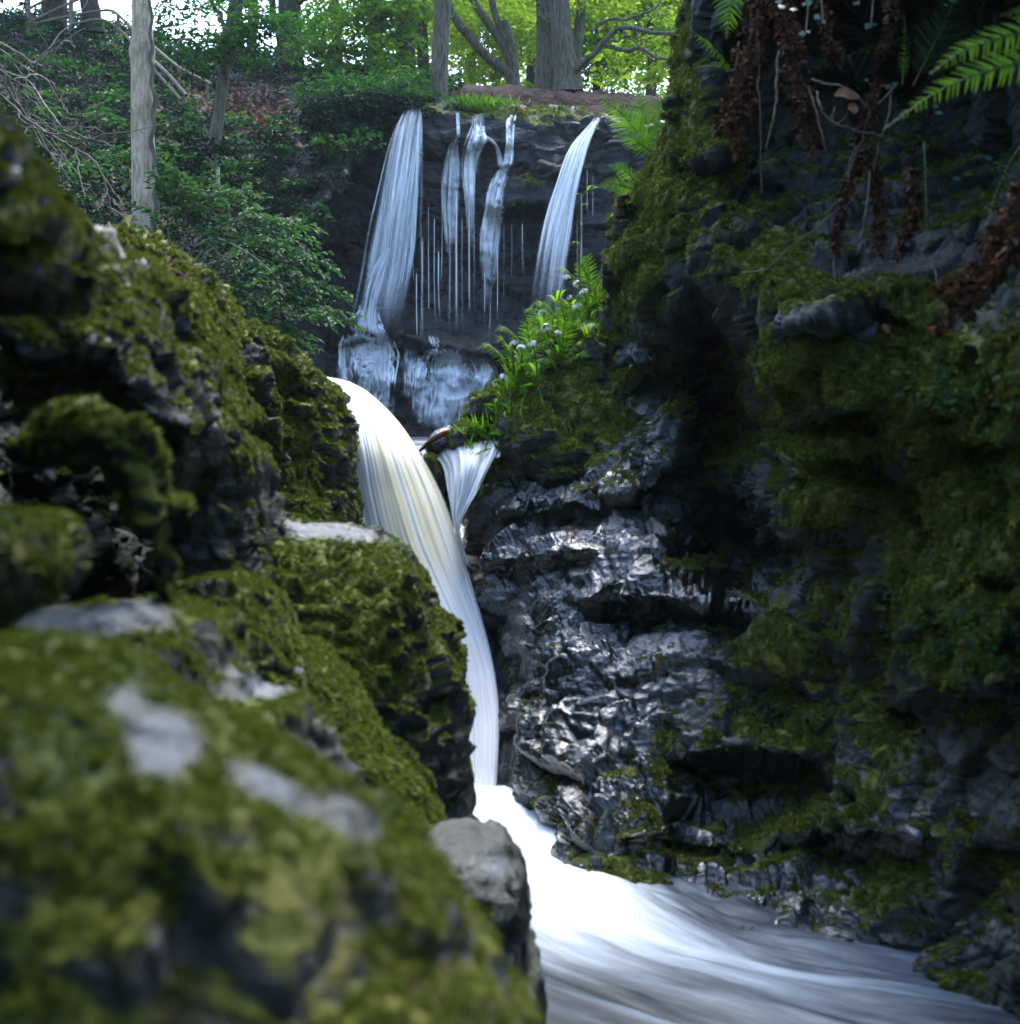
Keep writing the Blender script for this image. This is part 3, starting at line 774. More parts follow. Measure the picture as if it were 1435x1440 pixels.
boulder('mossy stone wedged between the cream waterfall and the white chute', [(596, 640), (610, 640), (622, 665), (625, 700), (612, 690), (600, 668)], 7.45, .12, .2,
    crags=.2, crs=.25, moss=.35, moss_up=.3, tuft=.016, dens=2500, sub=4, seed=27)

# ------------------------------------------------------------------ cliff of the upper waterfall
gx, gy = gridpy([(330, 240), (380, 205), (440, 182), (520, 163), (560, 153), (640, 150), (720, 154), (800, 160), (850, 165), (930, 178)], [(330, 720), (930, 720)], 330, 930, 300, 300)
cliff_ctrl = [(330, 250, 20.3), (440, 190, 21.0), (440, 330, 20.4), (380, 480, 18.8), (470, 480, 19.6), (540, 160, 20.9), (540, 300, 20.7), (700, 160, 21.0), (700, 300, 20.6), (850, 170, 20.8), (900, 300, 20.2), (700, 430, 20.5), (560, 430, 20.4), (800, 430, 20.3),
    (560, 500, 19.6), (680, 500, 19.7), (560, 600, 19.1), (680, 600, 19.2), (800, 600, 19.3), (330, 700, 17.5), (600, 700, 18.6), (930, 700, 18.6)]
cliff_led = [([(470, 470), (500, 455), (560, 468), (600, 485), (640, 490), (720, 500)], .5, .25, 14, 40), ([(500, 525), (560, 540), (620, 520), (700, 540)], .2, .15, 12, 25),
             ([(700, 290), (760, 286), (800, 300)], .35, .5, 40, 40), ([(620, 190), (680, 196), (740, 200)], .25, .2, 20, 30), ([(690, 232), (740, 226), (780, 240)], .2, .15, 25, 25),
             ([(740, 362), (790, 356), (840, 362)], .2, .3, 20, 30), ([(390, 330), (440, 345), (490, 340)], .2, .4, 60, 60), ([(590, 200), (640, 210), (680, 200)], .15, .1, 20, 30)]
cliff, cv, cf, cn, cm_ = relief('waterfall_cliff', gx, gy, cliff_ctrl, cliff_led, [('T', 14, .4)], 'T', crags=.55, crs=1.3, strata=3.0, moss=-.25, moss_up=.25, mossb=[(700, 158, 260, 14, .75), (770, 180, 30, 14, .7), (740, 255, 40, 30, .75), (725, 288, 50, 10, .6), (730, 410, 25, 12, .5), (620, 520, 60, 30, .35), (560, 520, 80, 30, .25), (410, 240, 40, 60, .2)],
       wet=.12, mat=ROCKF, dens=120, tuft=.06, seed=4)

cliff_d = depth_lookup(cv, 330, 930, 120, 720)
wall_d = depth_lookup(wv, 640, 1700, -300, 1500)

EARTH = plain_material('red_earth', (0.012, 0.005, 0.0035), (0.042, 0.015, 0.009), 4, .95, .9, .12)
gx, gy = gridpy([(590, 128), (630, 123), (720, 123), (780, 128), (840, 130), (930, 138)], [(590, 175), (930, 185)], 590, 930, 140, 40)
relief('earth_bank', gx, gy, [(600, 130, 23.0), (760, 128, 23.2), (930, 138, 23.0), (600, 175, 21.6), (760, 178, 21.6), (930, 185, 21.4)], [], [('T', 8, .5)], 'T', crags=.4, crs=1.0, mat=EARTH, seed=5)

# ------------------------------------------------------------------ wooded hillside on the left
gx, gy = gridpy([(-160, 40), (0, 48), (60, 42), (130, 48), (180, 66), (230, 82), (280, 100), (330, 92), (400, 106), (440, 118), (540, 128), (640, 140)], [(-160, 640), (340, 620), (430, 330), (520, 190), (640, 165)], -160, 640, 260, 220)
hill_ctrl = [(-160, 40, 26), (0, 48, 26.5), (130, 48, 27), (280, 100, 26.5), (400, 108, 26), (540, 128, 25), (640, 140, 24), (640, 165, 21.5), (520, 190, 20.8), (440, 200, 20.6), (400, 300, 19.5), (300, 250, 20.5), (200, 200, 21.5), (0, 200, 20), (200, 340, 16.5), (0, 340, 14.5), (330, 430, 16.0), (330, 600, 15), (0, 600, 12), (-160, 640, 10), (-160, 300, 14)]
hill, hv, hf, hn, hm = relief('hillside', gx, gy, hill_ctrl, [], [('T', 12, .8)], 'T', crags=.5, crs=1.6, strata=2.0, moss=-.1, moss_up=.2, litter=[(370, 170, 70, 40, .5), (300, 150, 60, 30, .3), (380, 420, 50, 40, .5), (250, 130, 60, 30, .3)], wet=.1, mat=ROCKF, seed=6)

# ------------------------------------------------------------------ falling water
def water_sheet_material(name, tint=(0.62, 0.70, 0.74), tint2=(0.85, 0.88, 0.88), across=40.0, along=1.2, lo=.38, hi=.72, dens=1.0):
    """silky falling water: white strands with clear gaps between them. UV attr: ua across, va along, op opacity."""
    s = NT(name)
    cb = s.n('CombineXYZ'); s.set(cb.inputs[0], s.math('MULTIPLY', s.fac('ua'), across)); s.set(cb.inputs[1], s.math('MULTIPLY', s.fac('va'), along)); s.set(cb.inputs[2], s.fac('sd'))
    n1 = s.noise(1.0, 5, .65, cb.outputs[0])
    cb2 = s.n('CombineXYZ'); s.set(cb2.inputs[0], s.math('MULTIPLY', s.fac('ua'), across * .22)); s.set(cb2.inputs[1], s.math('MULTIPLY', s.fac('va'), along * .5)); s.set(cb2.inputs[2], s.fac('sd'))
    n2 = s.noise(1.0, 3, .5, cb2.outputs[0])
    t = s.math('ADD', s.math('MULTIPLY', n1, .6), s.math('MULTIPLY', n2, .4))
    a = s.math('MULTIPLY', s.step(t, lo, hi, .12, 1.0), s.math('MULTIPLY', s.fac('op'), dens), clamp=True)
    colr = s.mix(s.step(n1, .4, .65), tint, tint2)
    d = s.principled(colr, .35, s.bump(t, .5, .03), spec=.4)
    tl = s.n('BsdfTranslucent', {'Color': colr})
    body = s.n('MixShader', {0: .18, 1: d, 2: tl.outputs[0]})
    tr = s.n('BsdfTransparent')
    mx = s.n('MixShader', {0: a, 1: tr.outputs[0], 2: body.outputs[0]})
    return s.done(mx.outputs[0])

def cream_material():
    s = NT('cream_water')
    def st(across, along, z):
        cb = s.n('CombineXYZ'); s.set(cb.inputs[0], s.math('MULTIPLY', s.fac('ua'), across)); s.set(cb.inputs[1], s.math('MULTIPLY', s.fac('va'), along)); cb.inputs[2].default_value = z
        return s.noise(1.0, 5, .6, cb.outputs[0])
    big, fine = st(6.0, .5, 1.3), st(34.0, .9, 4.0)
    ctr = s.fac('peat')
    t = s.math('ADD', s.math('MULTIPLY', big, .84), s.math('MULTIPLY', fine, .16))
    peat = s.ramp(t, [(.32, (.60, .56, .38)), (.46, (.74, .68, .45)), (.56, (.84, .80, .60)), (.68, (.90, .89, .78))])
    grey = s.ramp(t, [(.34, (.36, .40, .39)), (.5, (.58, .63, .62)), (.66, (.86, .89, .88))])
    c = s.mix(ctr, grey, peat)
    c = s.mix(s.fac('foam'), c, (.92, .94, .95))
    d = s.principled(c, .4, s.bump(t, .2, .02), spec=.2)
    tl = s.n('BsdfTranslucent', {'Color': c})
    body = s.n('MixShader', {0: .25, 1: d, 2: tl.outputs[0]})
    a = s.math('MULTIPLY', s.fac('op'), s.step(s.math('ADD', fine, s.fac('op')), .55, 1.0), clamp=True)
    tr = s.n('BsdfTransparent')
    return s.done(s.n('MixShader', {0: a, 1: tr.outputs[0], 2: body.outputs[0]}).outputs[0])

VEIL = water_sheet_material('veil_water', (.46, .53, .57), (.80, .85, .88), 26, .8, .36, .66, .95)
FALL = water_sheet_material('white_water', (.72, .78, .82), (.93, .95, .96), 20, 1.0, .32, .56, 1.0)
CREAM = cream_material()

def sheet_geo(left, right, n=80, m=40, bulge=.0, rough=.02, seed=0, foam=(2, 2), back=0.0, peat=None, edge=.16, ends=(.04, .12), hug=None):
    """left/right: lists of (px, py, depth) down the two edges of a sheet of falling water."""
    l = smooth_path([P(*q) for q in left], n); r = smooth_path([P(*q) for q in right], n)
    u = np.linspace(0, 1, m); vv = np.linspace(0, 1, n)
    g = l[:, None] * (1 - u)[None, :, None] + r[:, None] * u[None, :, None]
    w = np.linalg.norm(r - l, axis=1)[:, None]
    if hug is not None:
        px, py = proj(g.reshape(-1, 3)); D = hug(px, py).reshape(n, m)
        for _ in range(3): D = np.minimum(D, .5 * D + .25 * (np.roll(D, 1, 1) + np.roll(D, -1, 1)))
        g = P(px, py, (D - .07).ravel()).reshape(n, m, 3)
    g[..., 1] -= bulge * w * np.sin(np.pi * u)[None] - back
    ua = np.repeat(u[None], n, 0); va = np.repeat(vv[:, None], m, 1)
    q = np.stack([ua.ravel() * 9 + seed, va.ravel() * 1.0, 0 * ua.ravel() + seed], -1)
    g[..., 1] -= (rough * (fbm(q, 4).reshape(n, m) * 1.5 + .5 * fbm(q * np.array([4, 1.5, 1]), 3).reshape(n, m)))
    L = np.concatenate([[0], np.cumsum(np.linalg.norm(np.diff(l * .5 + r * .5, axis=0), axis=1))])
    W = np.linalg.norm(r - l, axis=1).mean()
    op = sstep(0, edge, ua) * sstep(0, edge, 1 - ua) * sstep(0, ends[0], va) * sstep(0, ends[1], 1 - va) if edge > 0 else np.ones_like(ua)
    at = {'ua': (ua * W + seed).ravel(), 'va': np.repeat(L[:, None], m, 1).ravel(), 'op': op.ravel(), 'sd': np.full(n * m, seed * 7.1)}
    return g.reshape(-1, 3), grid_faces(n, m), at, ua, va

def sheet(name, left, right, mat, parent=None, **kw):
    v, f, at, ua, va = sheet_geo(left, right, **kw)
    return obj(name, mesh(name, v, f, mat, at), parent)

def bundle(name, left, right, mat, parent, n=8, seed=0, hug=None, off=.0, thin=(.12, .4), vr=(.25, .25), op=.8, base=.45, m=9, nv=60, wig=.05, joined=False, bulge=.08, rough=.03):
    """one cascade: a faint sheet plus n soft strands that start and stop at different heights."""
    r = np.random.default_rng(seed + 400); N = 40
    L = smooth_path([tuple(q) for q in left], N); Rr = smooth_path([tuple(q) for q in right], N)
    if base > 0:
        v, f, at, ua, va = sheet_geo(left, right, n=nv, m=26, rough=rough, bulge=bulge, seed=seed, edge=.3, ends=(.08, .3), hug=hug)
        at['op'] = at['op'] * base; obj(name, mesh(name, v, f, mat, at), parent)
    for k in range(n):
        w = r.uniform(*thin); u0 = r.uniform(-.12, 1.12 - w); v0 = int(r.random() * vr[0] * N); v1 = N - 1 - int(r.random() * vr[1] * N)
        idx = np.unique(np.linspace(v0, v1, 7).astype(int)); s = np.cumsum(r.normal(size=len(idx))) * wig; s -= s[0]
        uu0 = u0 + s; uu1 = u0 + w * np.linspace(.8, 1.25, len(idx)) + s
        l = L[idx] * (1 - uu0[:, None]) + Rr[idx] * uu0[:, None]; q = L[idx] * (1 - uu1[:, None]) + Rr[idx] * uu1[:, None]
        v, f, at, ua, va = sheet_geo([tuple(x) for x in l], [tuple(x) for x in q], n=nv, m=m, rough=rough, bulge=bulge, seed=seed + k * 1.7, edge=.42, ends=(.06, .28), hug=hug, back=off + .012 * k)
        at['op'] = at['op'] * op * r.uniform(.6, 1.25); obj(name, mesh(name, v, f, mat, at), parent)

def strand(pts, r0=.012, seed=0, n=40):
    """thin thread of water: a narrow rounded ribbon."""
    p, rad = smooth_path([P(*q) for q in pts], n, [r0] * len(pts))
    rr = np.random.default_rng(seed)
    rad = rad * (.6 + .5 * rr.random(n)) * np.sin(np.linspace(.25, np.pi - .1, n)) ** .4
    return tube_geo(p, rad, 5)

THREAD = plain_material('thread_water', (.55, .62, .66), (.80, .85, .87), 6, .25, .2, .005, spec=.5)

# ---- upper waterfall: every separate cascade is a thing
UG = 'cascades of the upper waterfall'
def fall(label, name='waterfall'):
    return empty(name, (0, 0, 0), label, 'waterfall', UG)
w = fall('broad thin veil of water pouring off the left end of the upper cliff')
bundle('veil', [(568, 153, 20.7), (552, 190, 20.1), (536, 260, 19.7), (522, 340, 19.5), (508, 410, 19.3), (494, 470, 19.2)], [(592, 151, 20.7), (590, 190, 20.3), (584, 260, 19.9), (577, 340, 19.7), (566, 410, 19.5), (556, 475, 19.4)], VEIL, w, n=22, seed=1, thin=(.08, .3), hug=None, base=.5, op=.8, vr=(.15, .3), wig=.02, bulge=.12, rough=.06)
bundle('veil', [(572, 153, 20.7), (560, 190, 20.2), (547, 260, 19.8), (533, 340, 19.6), (520, 420, 19.4), (503, 480, 19.25)], [(588, 152, 20.7), (580, 190, 20.3), (570, 260, 19.9), (556, 340, 19.75), (545, 420, 19.6), (540, 480, 19.5)], VEIL, w, n=8, seed=2, thin=(.1, .35), hug=None, base=.2, op=.6, vr=(.1, .3), wig=.02, bulge=.1, rough=.06)
sheet('plume', [(548, 345, 19.4), (530, 365, 19.3), (516, 400, 19.1), (508, 440, 19.0), (492, 470, 18.9)], [(552, 350, 19.4), (545, 375, 19.35), (536, 410, 19.2), (530, 440, 19.1), (536, 475, 19.0)], VEIL, w, bulge=.1, rough=.05, seed=3, m=30, n=40)
w = fall('pair of thin white cascades falling from a rounded lip left of centre')
bundle('stream', [(638, 195, 20.4), (626, 215, 20.2), (620, 270, 20.0), (624, 340, 20.0), (630, 370, 20.0)], [(646, 190, 20.4), (646, 215, 20.2), (643, 270, 20.1), (641, 340, 20.1), (640, 370, 20.1)], VEIL, w, n=9, seed=4, thin=(.18, .5), hug=cliff_d, vr=(.3, .3))
bundle('stream', [(640, 157, 20.8), (642, 175, 20.6), (640, 198, 20.4)], [(647, 157, 20.8), (648, 175, 20.6), (648, 198, 20.4)], FALL, w, n=3, seed=5, thin=(.18, .5), hug=cliff_d)
bundle('stream', [(665, 157, 20.8), (664, 180, 20.5), (654, 205, 20.2), (650, 240, 20.1), (656, 300, 20.0), (658, 370, 20.0)], [(682, 157, 20.8), (684, 185, 20.5), (682, 198, 20.3), (672, 230, 20.2), (668, 300, 20.1), (666, 370, 20.1)], FALL, w, n=10, seed=6, thin=(.18, .5), hug=cliff_d, vr=(.2, .5))
bundle('stream', [(680, 192, 20.3), (694, 205, 20.1), (698, 222, 20.1), (700, 240, 20.0)], [(686, 190, 20.3), (700, 202, 20.1), (706, 220, 20.1), (708, 245, 20.0)], FALL, w, n=3, seed=7, thin=(.18, .5), hug=cliff_d)
w = fall('narrow white cascade that kinks left over a step in the middle of the cliff')
bundle('stream', [(718, 160, 20.7), (712, 172, 20.6), (711, 200, 20.3), (706, 235, 20.0), (698, 250, 19.9)], [(728, 160, 20.7), (726, 175, 20.6), (724, 200, 20.3), (722, 225, 20.1), (716, 240, 20.0)], FALL, w, n=6, seed=8, thin=(.18, .5), hug=cliff_d, vr=(.1, .2))
bundle('stream', [(698, 238, 20.0), (686, 262, 19.8), (679, 300, 19.7), (675, 340, 19.7), (676, 390, 19.7), (680, 430, 19.7)], [(720, 228, 20.0), (715, 255, 19.9), (709, 290, 19.8), (703, 330, 19.8), (697, 380, 19.8), (690, 440, 19.8)], FALL, w, n=12, seed=9, thin=(.12, .4), hug=cliff_d, vr=(.3, .4))
w = fall('bright white cascade leaning left at the right end of the upper cliff')
bundle('stream', [(838, 163, 20.75), (822, 182, 20.4), (806, 200, 20.1), (795, 225, 19.8), (783, 260, 19.6), (771, 300, 19.5), (762, 340, 19.4), (752, 390, 19.3), (742, 460, 19.3)], [(850, 166, 20.75), (838, 180, 20.4), (828, 205, 20.1), (820, 235, 19.9), (812, 270, 19.7), (806, 310, 19.6), (800, 350, 19.5), (796, 400, 19.45), (790, 470, 19.4)], FALL, w, n=18, seed=10, thin=(.08, .3), hug=None, op=.8, base=.5, vr=(.12, .3), wig=.02, bulge=.15, rough=.05)
bundle('stream', [(826, 180, 20.4), (812, 215, 20.0), (798, 260, 19.6), (784, 310, 19.4), (774, 370, 19.3), (765, 450, 19.2)], [(834, 180, 20.4), (824, 215, 20.1), (815, 260, 19.8), (802, 310, 19.6), (796, 360, 19.5), (788, 450, 19.4)], FALL, w, n=8, seed=11, thin=(.1, .4), hug=None, base=0, op=.7, vr=(.1, .4), wig=.02)

rr = np.random.default_rng(21)
ORD = ['leftmost'] + [q for q in 'second third fourth fifth sixth seventh eighth ninth tenth eleventh twelfth thirteenth fourteenth fifteenth sixteenth seventeenth eighteenth nineteenth twentieth'.split()] + ['twenty-first', 'twenty-second', 'twenty-third', 'twenty-fourth']
THREADS = [(593, 165, 330, .010), (594, 330, 480, .008), (603, 280, 420, .006), (611, 300, 470, .007), (622, 250, 420, .009), (633, 240, 470, .008), (642, 260, 478, .011), (650, 300, 480, .006), (660, 260, 420, .009), (667, 230, 460, .008), (682, 380, 485, .009), (690, 360, 480, .007), (575, 300, 360, .008), (581, 310, 380, .006), (812, 300, 420, .010), (818, 270, 400, .007), (826, 235, 330, .006), (834, 240, 300, .006), (700, 330, 450, .007), (709, 310, 400, .006), (617, 350, 470, .006), (586, 380, 460, .006), (720, 310, 380, .005), (735, 310, 390, .005)]
TH = sorted(q[0] for q in THREADS)
for k, (x, y0, y1, r_) in enumerate(THREADS):
    dd = float(min(cliff_d([x] * 9, np.linspace(y0, y1, 9)))) - .04
    y1 = min(488, y1 + rr.uniform(-30, 70)); w_ = r_ * 190 * (.4 + 1.2 * rr.random()); x1 = x + rr.normal() * 1.5
    v, f, at, ua, va = sheet_geo([(x - w_, y0, dd), (x - w_, (y0 + y1) / 2, dd), (x1 - w_ * 1.3, y1, dd)], [(x + w_, y0, dd), (x + w_, (y0 + y1) / 2, dd), (x1 + w_ * 1.3, y1, dd)], n=40, m=7, rough=.01, seed=50 + k, edge=.45, ends=(.08, .35))
    at['op'] = at['op'] * rr.uniform(.35, .8)
    o = obj('water_thread', mesh('water_thread', v, f, FALL, at))
    tag(o, 'hair thin thread of water on the dark upper cliff, ' + ORD[TH.index(x)] + ' from the left', 'water thread', 'water threads down the upper cliff')

# ---- lower tier, fans of water over the foot of the cliff
w = fall('splashing fan of water over the foot ledge under the left veil')
T = [([(492, 455), (478, 480), (475, 505), (474, 535)], [(520, 450), (508, 480), (502, 510), (500, 545)]),
     ([(500, 452), (496, 485), (494, 520), (496, 560)], [(545, 458), (548, 490), (545, 525), (542, 565)]),
     ([(520, 455), (528, 490), (532, 530), (530, 575)], [(550, 470), (556, 495), (552, 540), (548, 585)]),
     ([(496, 470), (502, 500), (512, 512), (522, 512)], [(520, 465), (540, 495), (552, 505), (560, 508)]),
     ([(505, 425), (492, 455), (484, 480), (480, 515)], [(535, 430), (540, 462), (530, 490), (526, 530)]),
     ([(512, 500), (508, 525), (506, 550), (505, 590)], [(540, 505), (541, 530), (544, 555), (543, 595)])]
for k, (l, r) in enumerate(T):
    dz = [19.2, 18.95, 18.8, 18.7]
    bundle('fan', [(x, y, d) for (x, y), d in zip(l, dz)], [(x, y, d) for (x, y), d in zip(r, dz)], FALL, w, n=8, seed=20 + k, thin=(.05, .25), vr=(.45, .45), hug=cliff_d, base=.38, op=1.7, wig=.10, nv=36)
w = fall('wide white fan of water over the foot ledge under the middle cascades')
T = [([(598, 492), (584, 515), (580, 545), (576, 580)], [(620, 488), (606, 510), (600, 550), (596, 595)]),
     ([(610, 490), (600, 520), (604, 560), (606, 608)], [(650, 490), (645, 520), (640, 560), (636, 608)]),
     ([(620, 488), (622, 520), (626, 560), (622, 608)], [(660, 495), (668, 525), (660, 565), (650, 605)]),
     ([(650, 500), (660, 520), (652, 540), (646, 565)], [(690, 502), (698, 520), (690, 545), (684, 570)]),
     ([(655, 505), (640, 535), (634, 560), (632, 605)], [(688, 545), (672, 552), (655, 575), (648, 605)]),
     ([(592, 510), (586, 530), (582, 555), (580, 590)], [(604, 505), (602, 530), (598, 555), (594, 600)]),
     ([(615, 510), (612, 540), (612, 570), (610, 615)], [(645, 515), (642, 545), (638, 575), (632, 615)]),
     ([(600, 470), (604, 490), (606, 510), (607, 530)], [(612, 470), (618, 490), (622, 505), (624, 530)])]
for k, (l, r) in enumerate(T):
    dz = [19.4, 19.05, 18.9, 18.75]
    bundle('fan', [(x, y, d) for (x, y), d in zip(l, dz)], [(x, y, d) for (x, y), d in zip(r, dz)], FALL, w, n=8, seed=30 + k, thin=(.05, .25), vr=(.45, .45), hug=cliff_d, base=.38, op=1.7, wig=.10, nv=36)

w = fall('low continuous curtain of water stepping down the whole foot of the upper cliff')
for k, (l, r) in enumerate([([(478, 462), (472, 500), (470, 530), (472, 575)], [(590, 478), (590, 515), (588, 560), (586, 605)]), ([(575, 484), (570, 520), (568, 560), (570, 605)], [(705, 498), (700, 530), (690, 570), (676, 605)])]):
    v, f, at, ua, va = sheet_geo([(x, y, 19) for x, y in l], [(x, y, 19) for x, y in r], n=70, m=90, bulge=0, rough=.03, seed=60 + k, back=-.03, hug=cliff_d, ends=(.15, .25))
    at['op'] = at['op'] * sstep(-.1, .4, fbm(np.stack([ua.ravel() * 8 + k * 9, va.ravel() * 3.5, 0 * ua.ravel()], -1), 3)) * .7
    obj('curtain', mesh('curtain', v, f, FALL, at), w)

# ---- the cream fall in the middle
w = CREAMW = empty('waterfall', (0, 0, 0), 'thick cream coloured waterfall curving down between the mossy boulders', 'waterfall')
l = [(452, 528, 8.3), (470, 540, 8.0), (488, 575, 7.6), (496, 630, 7.3), (503, 700, 7.15), (520, 770, 7.0), (560, 830, 6.85), (620, 930, 6.6), (640, 1000, 6.45), (646, 1080, 6.25), (652, 1190, 5.95)]
r = [(492, 536, 8.3), (520, 552, 8.0), (558, 588, 7.6), (590, 632, 7.35), (622, 690, 7.2), (648, 760, 7.05), (668, 830, 6.9), (690, 910, 6.7), (702, 985, 6.45), (702, 1060, 6.2), (694, 1190, 5.9)]
v, f, at, ua, va = sheet_geo(l, r, n=170, m=110, bulge=.22, rough=.012, seed=5.0, edge=.05, ends=(.01, .06))
at['peat'] = (sstep(.16, .42, ua) * (.55 + .45 * sstep(.05, .2, va))).ravel()
at['foam'] = (sstep(.47, .66, va) + .55 * np.exp(-((ua - .08) / .1) ** 2) * (va < .3)).ravel()
at['ua'] = ua.ravel(); at['va'] = at['va']
obj('water_sheet', mesh('water_sheet', v, f, CREAM, at), w)
FO = plain_material('foam', (.80, .84, .87), (.93, .95, .96), 5, .55, .35, .03, spec=.3)
def foam_sheet(name, l, r, parent, seed, bulge=.25, rough=.05, peat=0.0, edge=.14, mat=None, n=60, m=50, foam=1.0):
    v, f, at, ua, va = sheet_geo(l, r, n=n, m=m, bulge=bulge, rough=rough, seed=seed, edge=edge, ends=(.16, .10))
    at['ua'] = ua.ravel(); at['peat'] = np.full(len(v), peat); at['foam'] = np.full(len(v), foam) * (.65 + .35 * fbm(np.stack([ua.ravel() * 8, va.ravel() * 1.5, 0 * ua.ravel() + seed], -1), 3))
    return obj(name, mesh(name, v, f, CREAM, at), parent)
w = empty('waterfall', (0, 0, 0), 'short white chute of water behind the cream waterfall, under the round stone', 'waterfall')
foam_sheet('water_sheet', [(600, 634, 7.6), (620, 656, 7.4), (628, 690, 7.25), (638, 738, 7.1), (654, 805, 6.95)], [(716, 608, 7.3), (695, 648, 7.05), (674, 690, 6.95), (648, 742, 6.9), (664, 805, 6.85)], w, 6.0, edge=.08)
foam_sheet('feeder', [(678, 604, 7.8), (682, 617, 7.5), (680, 650, 7.15)], [(690, 606, 7.8), (708, 614, 7.4), (704, 645, 7.05)], w, 7.0, edge=.1, n=24, m=24)
w = CREAMW

# wet film on the rock face right of the cream fall
sheet('thin_film', [(690, 860, 6.35), (700, 930, 6.15), (694, 1010, 5.95), (690, 1090, 5.8), (690, 1150, 5.7)], [(740, 850, 6.35), (742, 930, 6.1), (730, 1010, 5.9), (716, 1090, 5.75), (720, 1150, 5.65)],
      water_sheet_material('film_water', (.30, .31, .30), (.60, .62, .62), 30, 1.5, .50, .80, .55), w, rough=.05, seed=12, m=40, n=60, back=-.08, edge=.3, hug=wall_d)

# ---- the stream in front
def make_stream():
    nx, ny = 420, 420
    xs = np.linspace(-1.2, 4.0, nx); ys = np.linspace(1.2, 6.6, ny)
    gx, gy = np.meshgrid(xs, ys)
    # flow runs from the foot of the fall toward the viewer's right
    path = smooth_path([(-.14, 6.3, 0), (-.10, 5.9, 0), (-.02, 5.4, 0), (.08, 4.85, 0), (.34, 4.3, 0), (.85, 3.85, 0), (1.6, 3.5, 0), (2.7, 3.15, 0), (4.2, 2.9, 0)], 240)[:, :2]
    arc = np.concatenate([[0], np.cumsum(np.linalg.norm(np.diff(path, axis=0), axis=1))])
    tn = np.gradient(path, axis=0); tn /= np.linalg.norm(tn, axis=1, keepdims=True)
    pts = np.stack([gx.ravel(), gy.ravel()], -1); a = np.zeros(len(pts)); b = np.zeros(len(pts))
    for k in range(0, len(pts), 20000):
        q = pts[k:k + 20000]; i = ((q[:, None] - path[None]) ** 2).sum(-1).argmin(1); dq = q - path[i]
        a[k:k + 20000] = arc[i] + (dq * tn[i]).sum(1); b[k:k + 20000] = dq[:, 1] * tn[i][:, 0] - dq[:, 0] * tn[i][:, 1]
    a = a.reshape(gx.shape); b = b.reshape(gx.shape)
    q = np.stack([a.ravel() * .9, b.ravel() * 4.2, 0 * a.ravel()], -1)
    n1 = fbm(q, 4).reshape(gx.shape); n2 = fbm(q * np.array([2.6, 2.2, 1]) + 5, 4).reshape(gx.shape)
    turb = np.exp(-np.clip(a - 1, 0, 9) * .45)
    z = .15 * np.exp(-((a - .25) / .55) ** 2) * np.exp(-(b / .5) ** 2) + .09 * np.exp(-((a - 1.7) / .5) ** 2 - (b / .4) ** 2)
    z = z + (.060 * n1 + .024 * n2) * (.45 + .8 * turb) - .02 * np.clip(a - 2, 0, 4)
    wob = .08 * fbm(np.stack([a.ravel() * 2, b.ravel() * 2, 0 * a.ravel() + 7], -1), 3).reshape(gx.shape)
    foam = 1.2 * np.exp(-np.clip(a - 1.6, 0, 9) * 1.5) * np.exp(-((b + wob) / (.26 + .05 * np.clip(a, 0, 4))) ** 2)
    foam = foam + .20 * sstep(.3, 1.2, a) * np.exp(-np.clip(np.abs(b) - 1.0, 0, 5) * .7)
    v = np.stack([gx, gy, z], -1).reshape(-1, 3)
    s = NT('stream_water')
    def st(sa, sb, zc, det=6):
        cb = s.n('CombineXYZ'); s.set(cb.inputs[0], s.math('MULTIPLY', s.fac('fa'), sa)); s.set(cb.inputs[1], s.math('MULTIPLY', s.fac('fb'), sb)); cb.inputs[2].default_value = zc
        return s.noise(1.0, det, .58, cb.outputs[0], .15)
    n_a, n_b = st(.8, 5.5, 1.0), st(2.0, 17.0, 3.0)
    t = s.math('ADD', s.math('MULTIPLY', n_a, .65), s.math('MULTIPLY', n_b, .35))
    fo = s.step(s.math('ADD', s.fac('foam'), s.math('MULTIPLY', s.math('SUBTRACT', t, .5), 2.2)), .05, 1.0)
    water = s.principled((0.018, 0.026, 0.034), .5, s.bump(t, .4, .05), spec=.12)
    fm = s.principled(s.mix(s.fac('foam'), (.15, .25, .37), (.82, .90, .97)), .6, s.bump(t, .35, .04), spec=.25)
    mx = s.n('MixShader', {0: fo, 1: water, 2: fm})
    m = s.done(mx.outputs[0])
    o = obj('stream', mesh('stream', v, grid_faces(ny, nx), m, {'fa': a.ravel(), 'fb': b.ravel(), 'foam': foam.ravel()})); tag(o, kind='structure')
make_stream()
# the pool of the upper stream, level with the lip of the cream fall
o = obj('upper_pool', mesh('upper_pool', np.array([(-1.6, 8.6, 1.62), (.2, 8.6, 1.62), (2.2, 19.3, 2.34), (-3.4, 19.3, 2.34)]), np.array([(0, 1, 2, 3)]), bpy.data.materials['stream_water'], {'foam': np.ones(4) * .3, 'fa': np.arange(4) * 1.0, 'fb': np.arange(4) * .5})); tag(o, kind='structure')

# ------------------------------------------------------------------ leaves, in bulk
def leaf_geo(c, d, n, L, W, fold=.12):
    """one folded kite per leaf: c base, d direction, n upward, L length, W width."""
    d = d / (np.linalg.norm(d, axis=1, keepdims=True) + 1e-9)
    s = np.cross(d, n); s /= np.linalg.norm(s, axis=1, keepdims=True) + 1e-9
    u = np.cross(s, d)
    L = L[:, None]; W = W[:, None]
    a = c; b = c + d * L * .45 + s * W * .5 + u * L * fold; t = c + d * L - u * L * fold * 1.2; e = c + d * L * .45 - s * W * .5 + u * L * fold
    v = np.stack([a, b, t, e], 1).reshape(-1, 3)
    k = np.arange(len(c))[:, None] * 4
    f = np.concatenate([k + np.array([[0, 1, 2]]), k + np.array([[0, 2, 3]])])
    return v, f

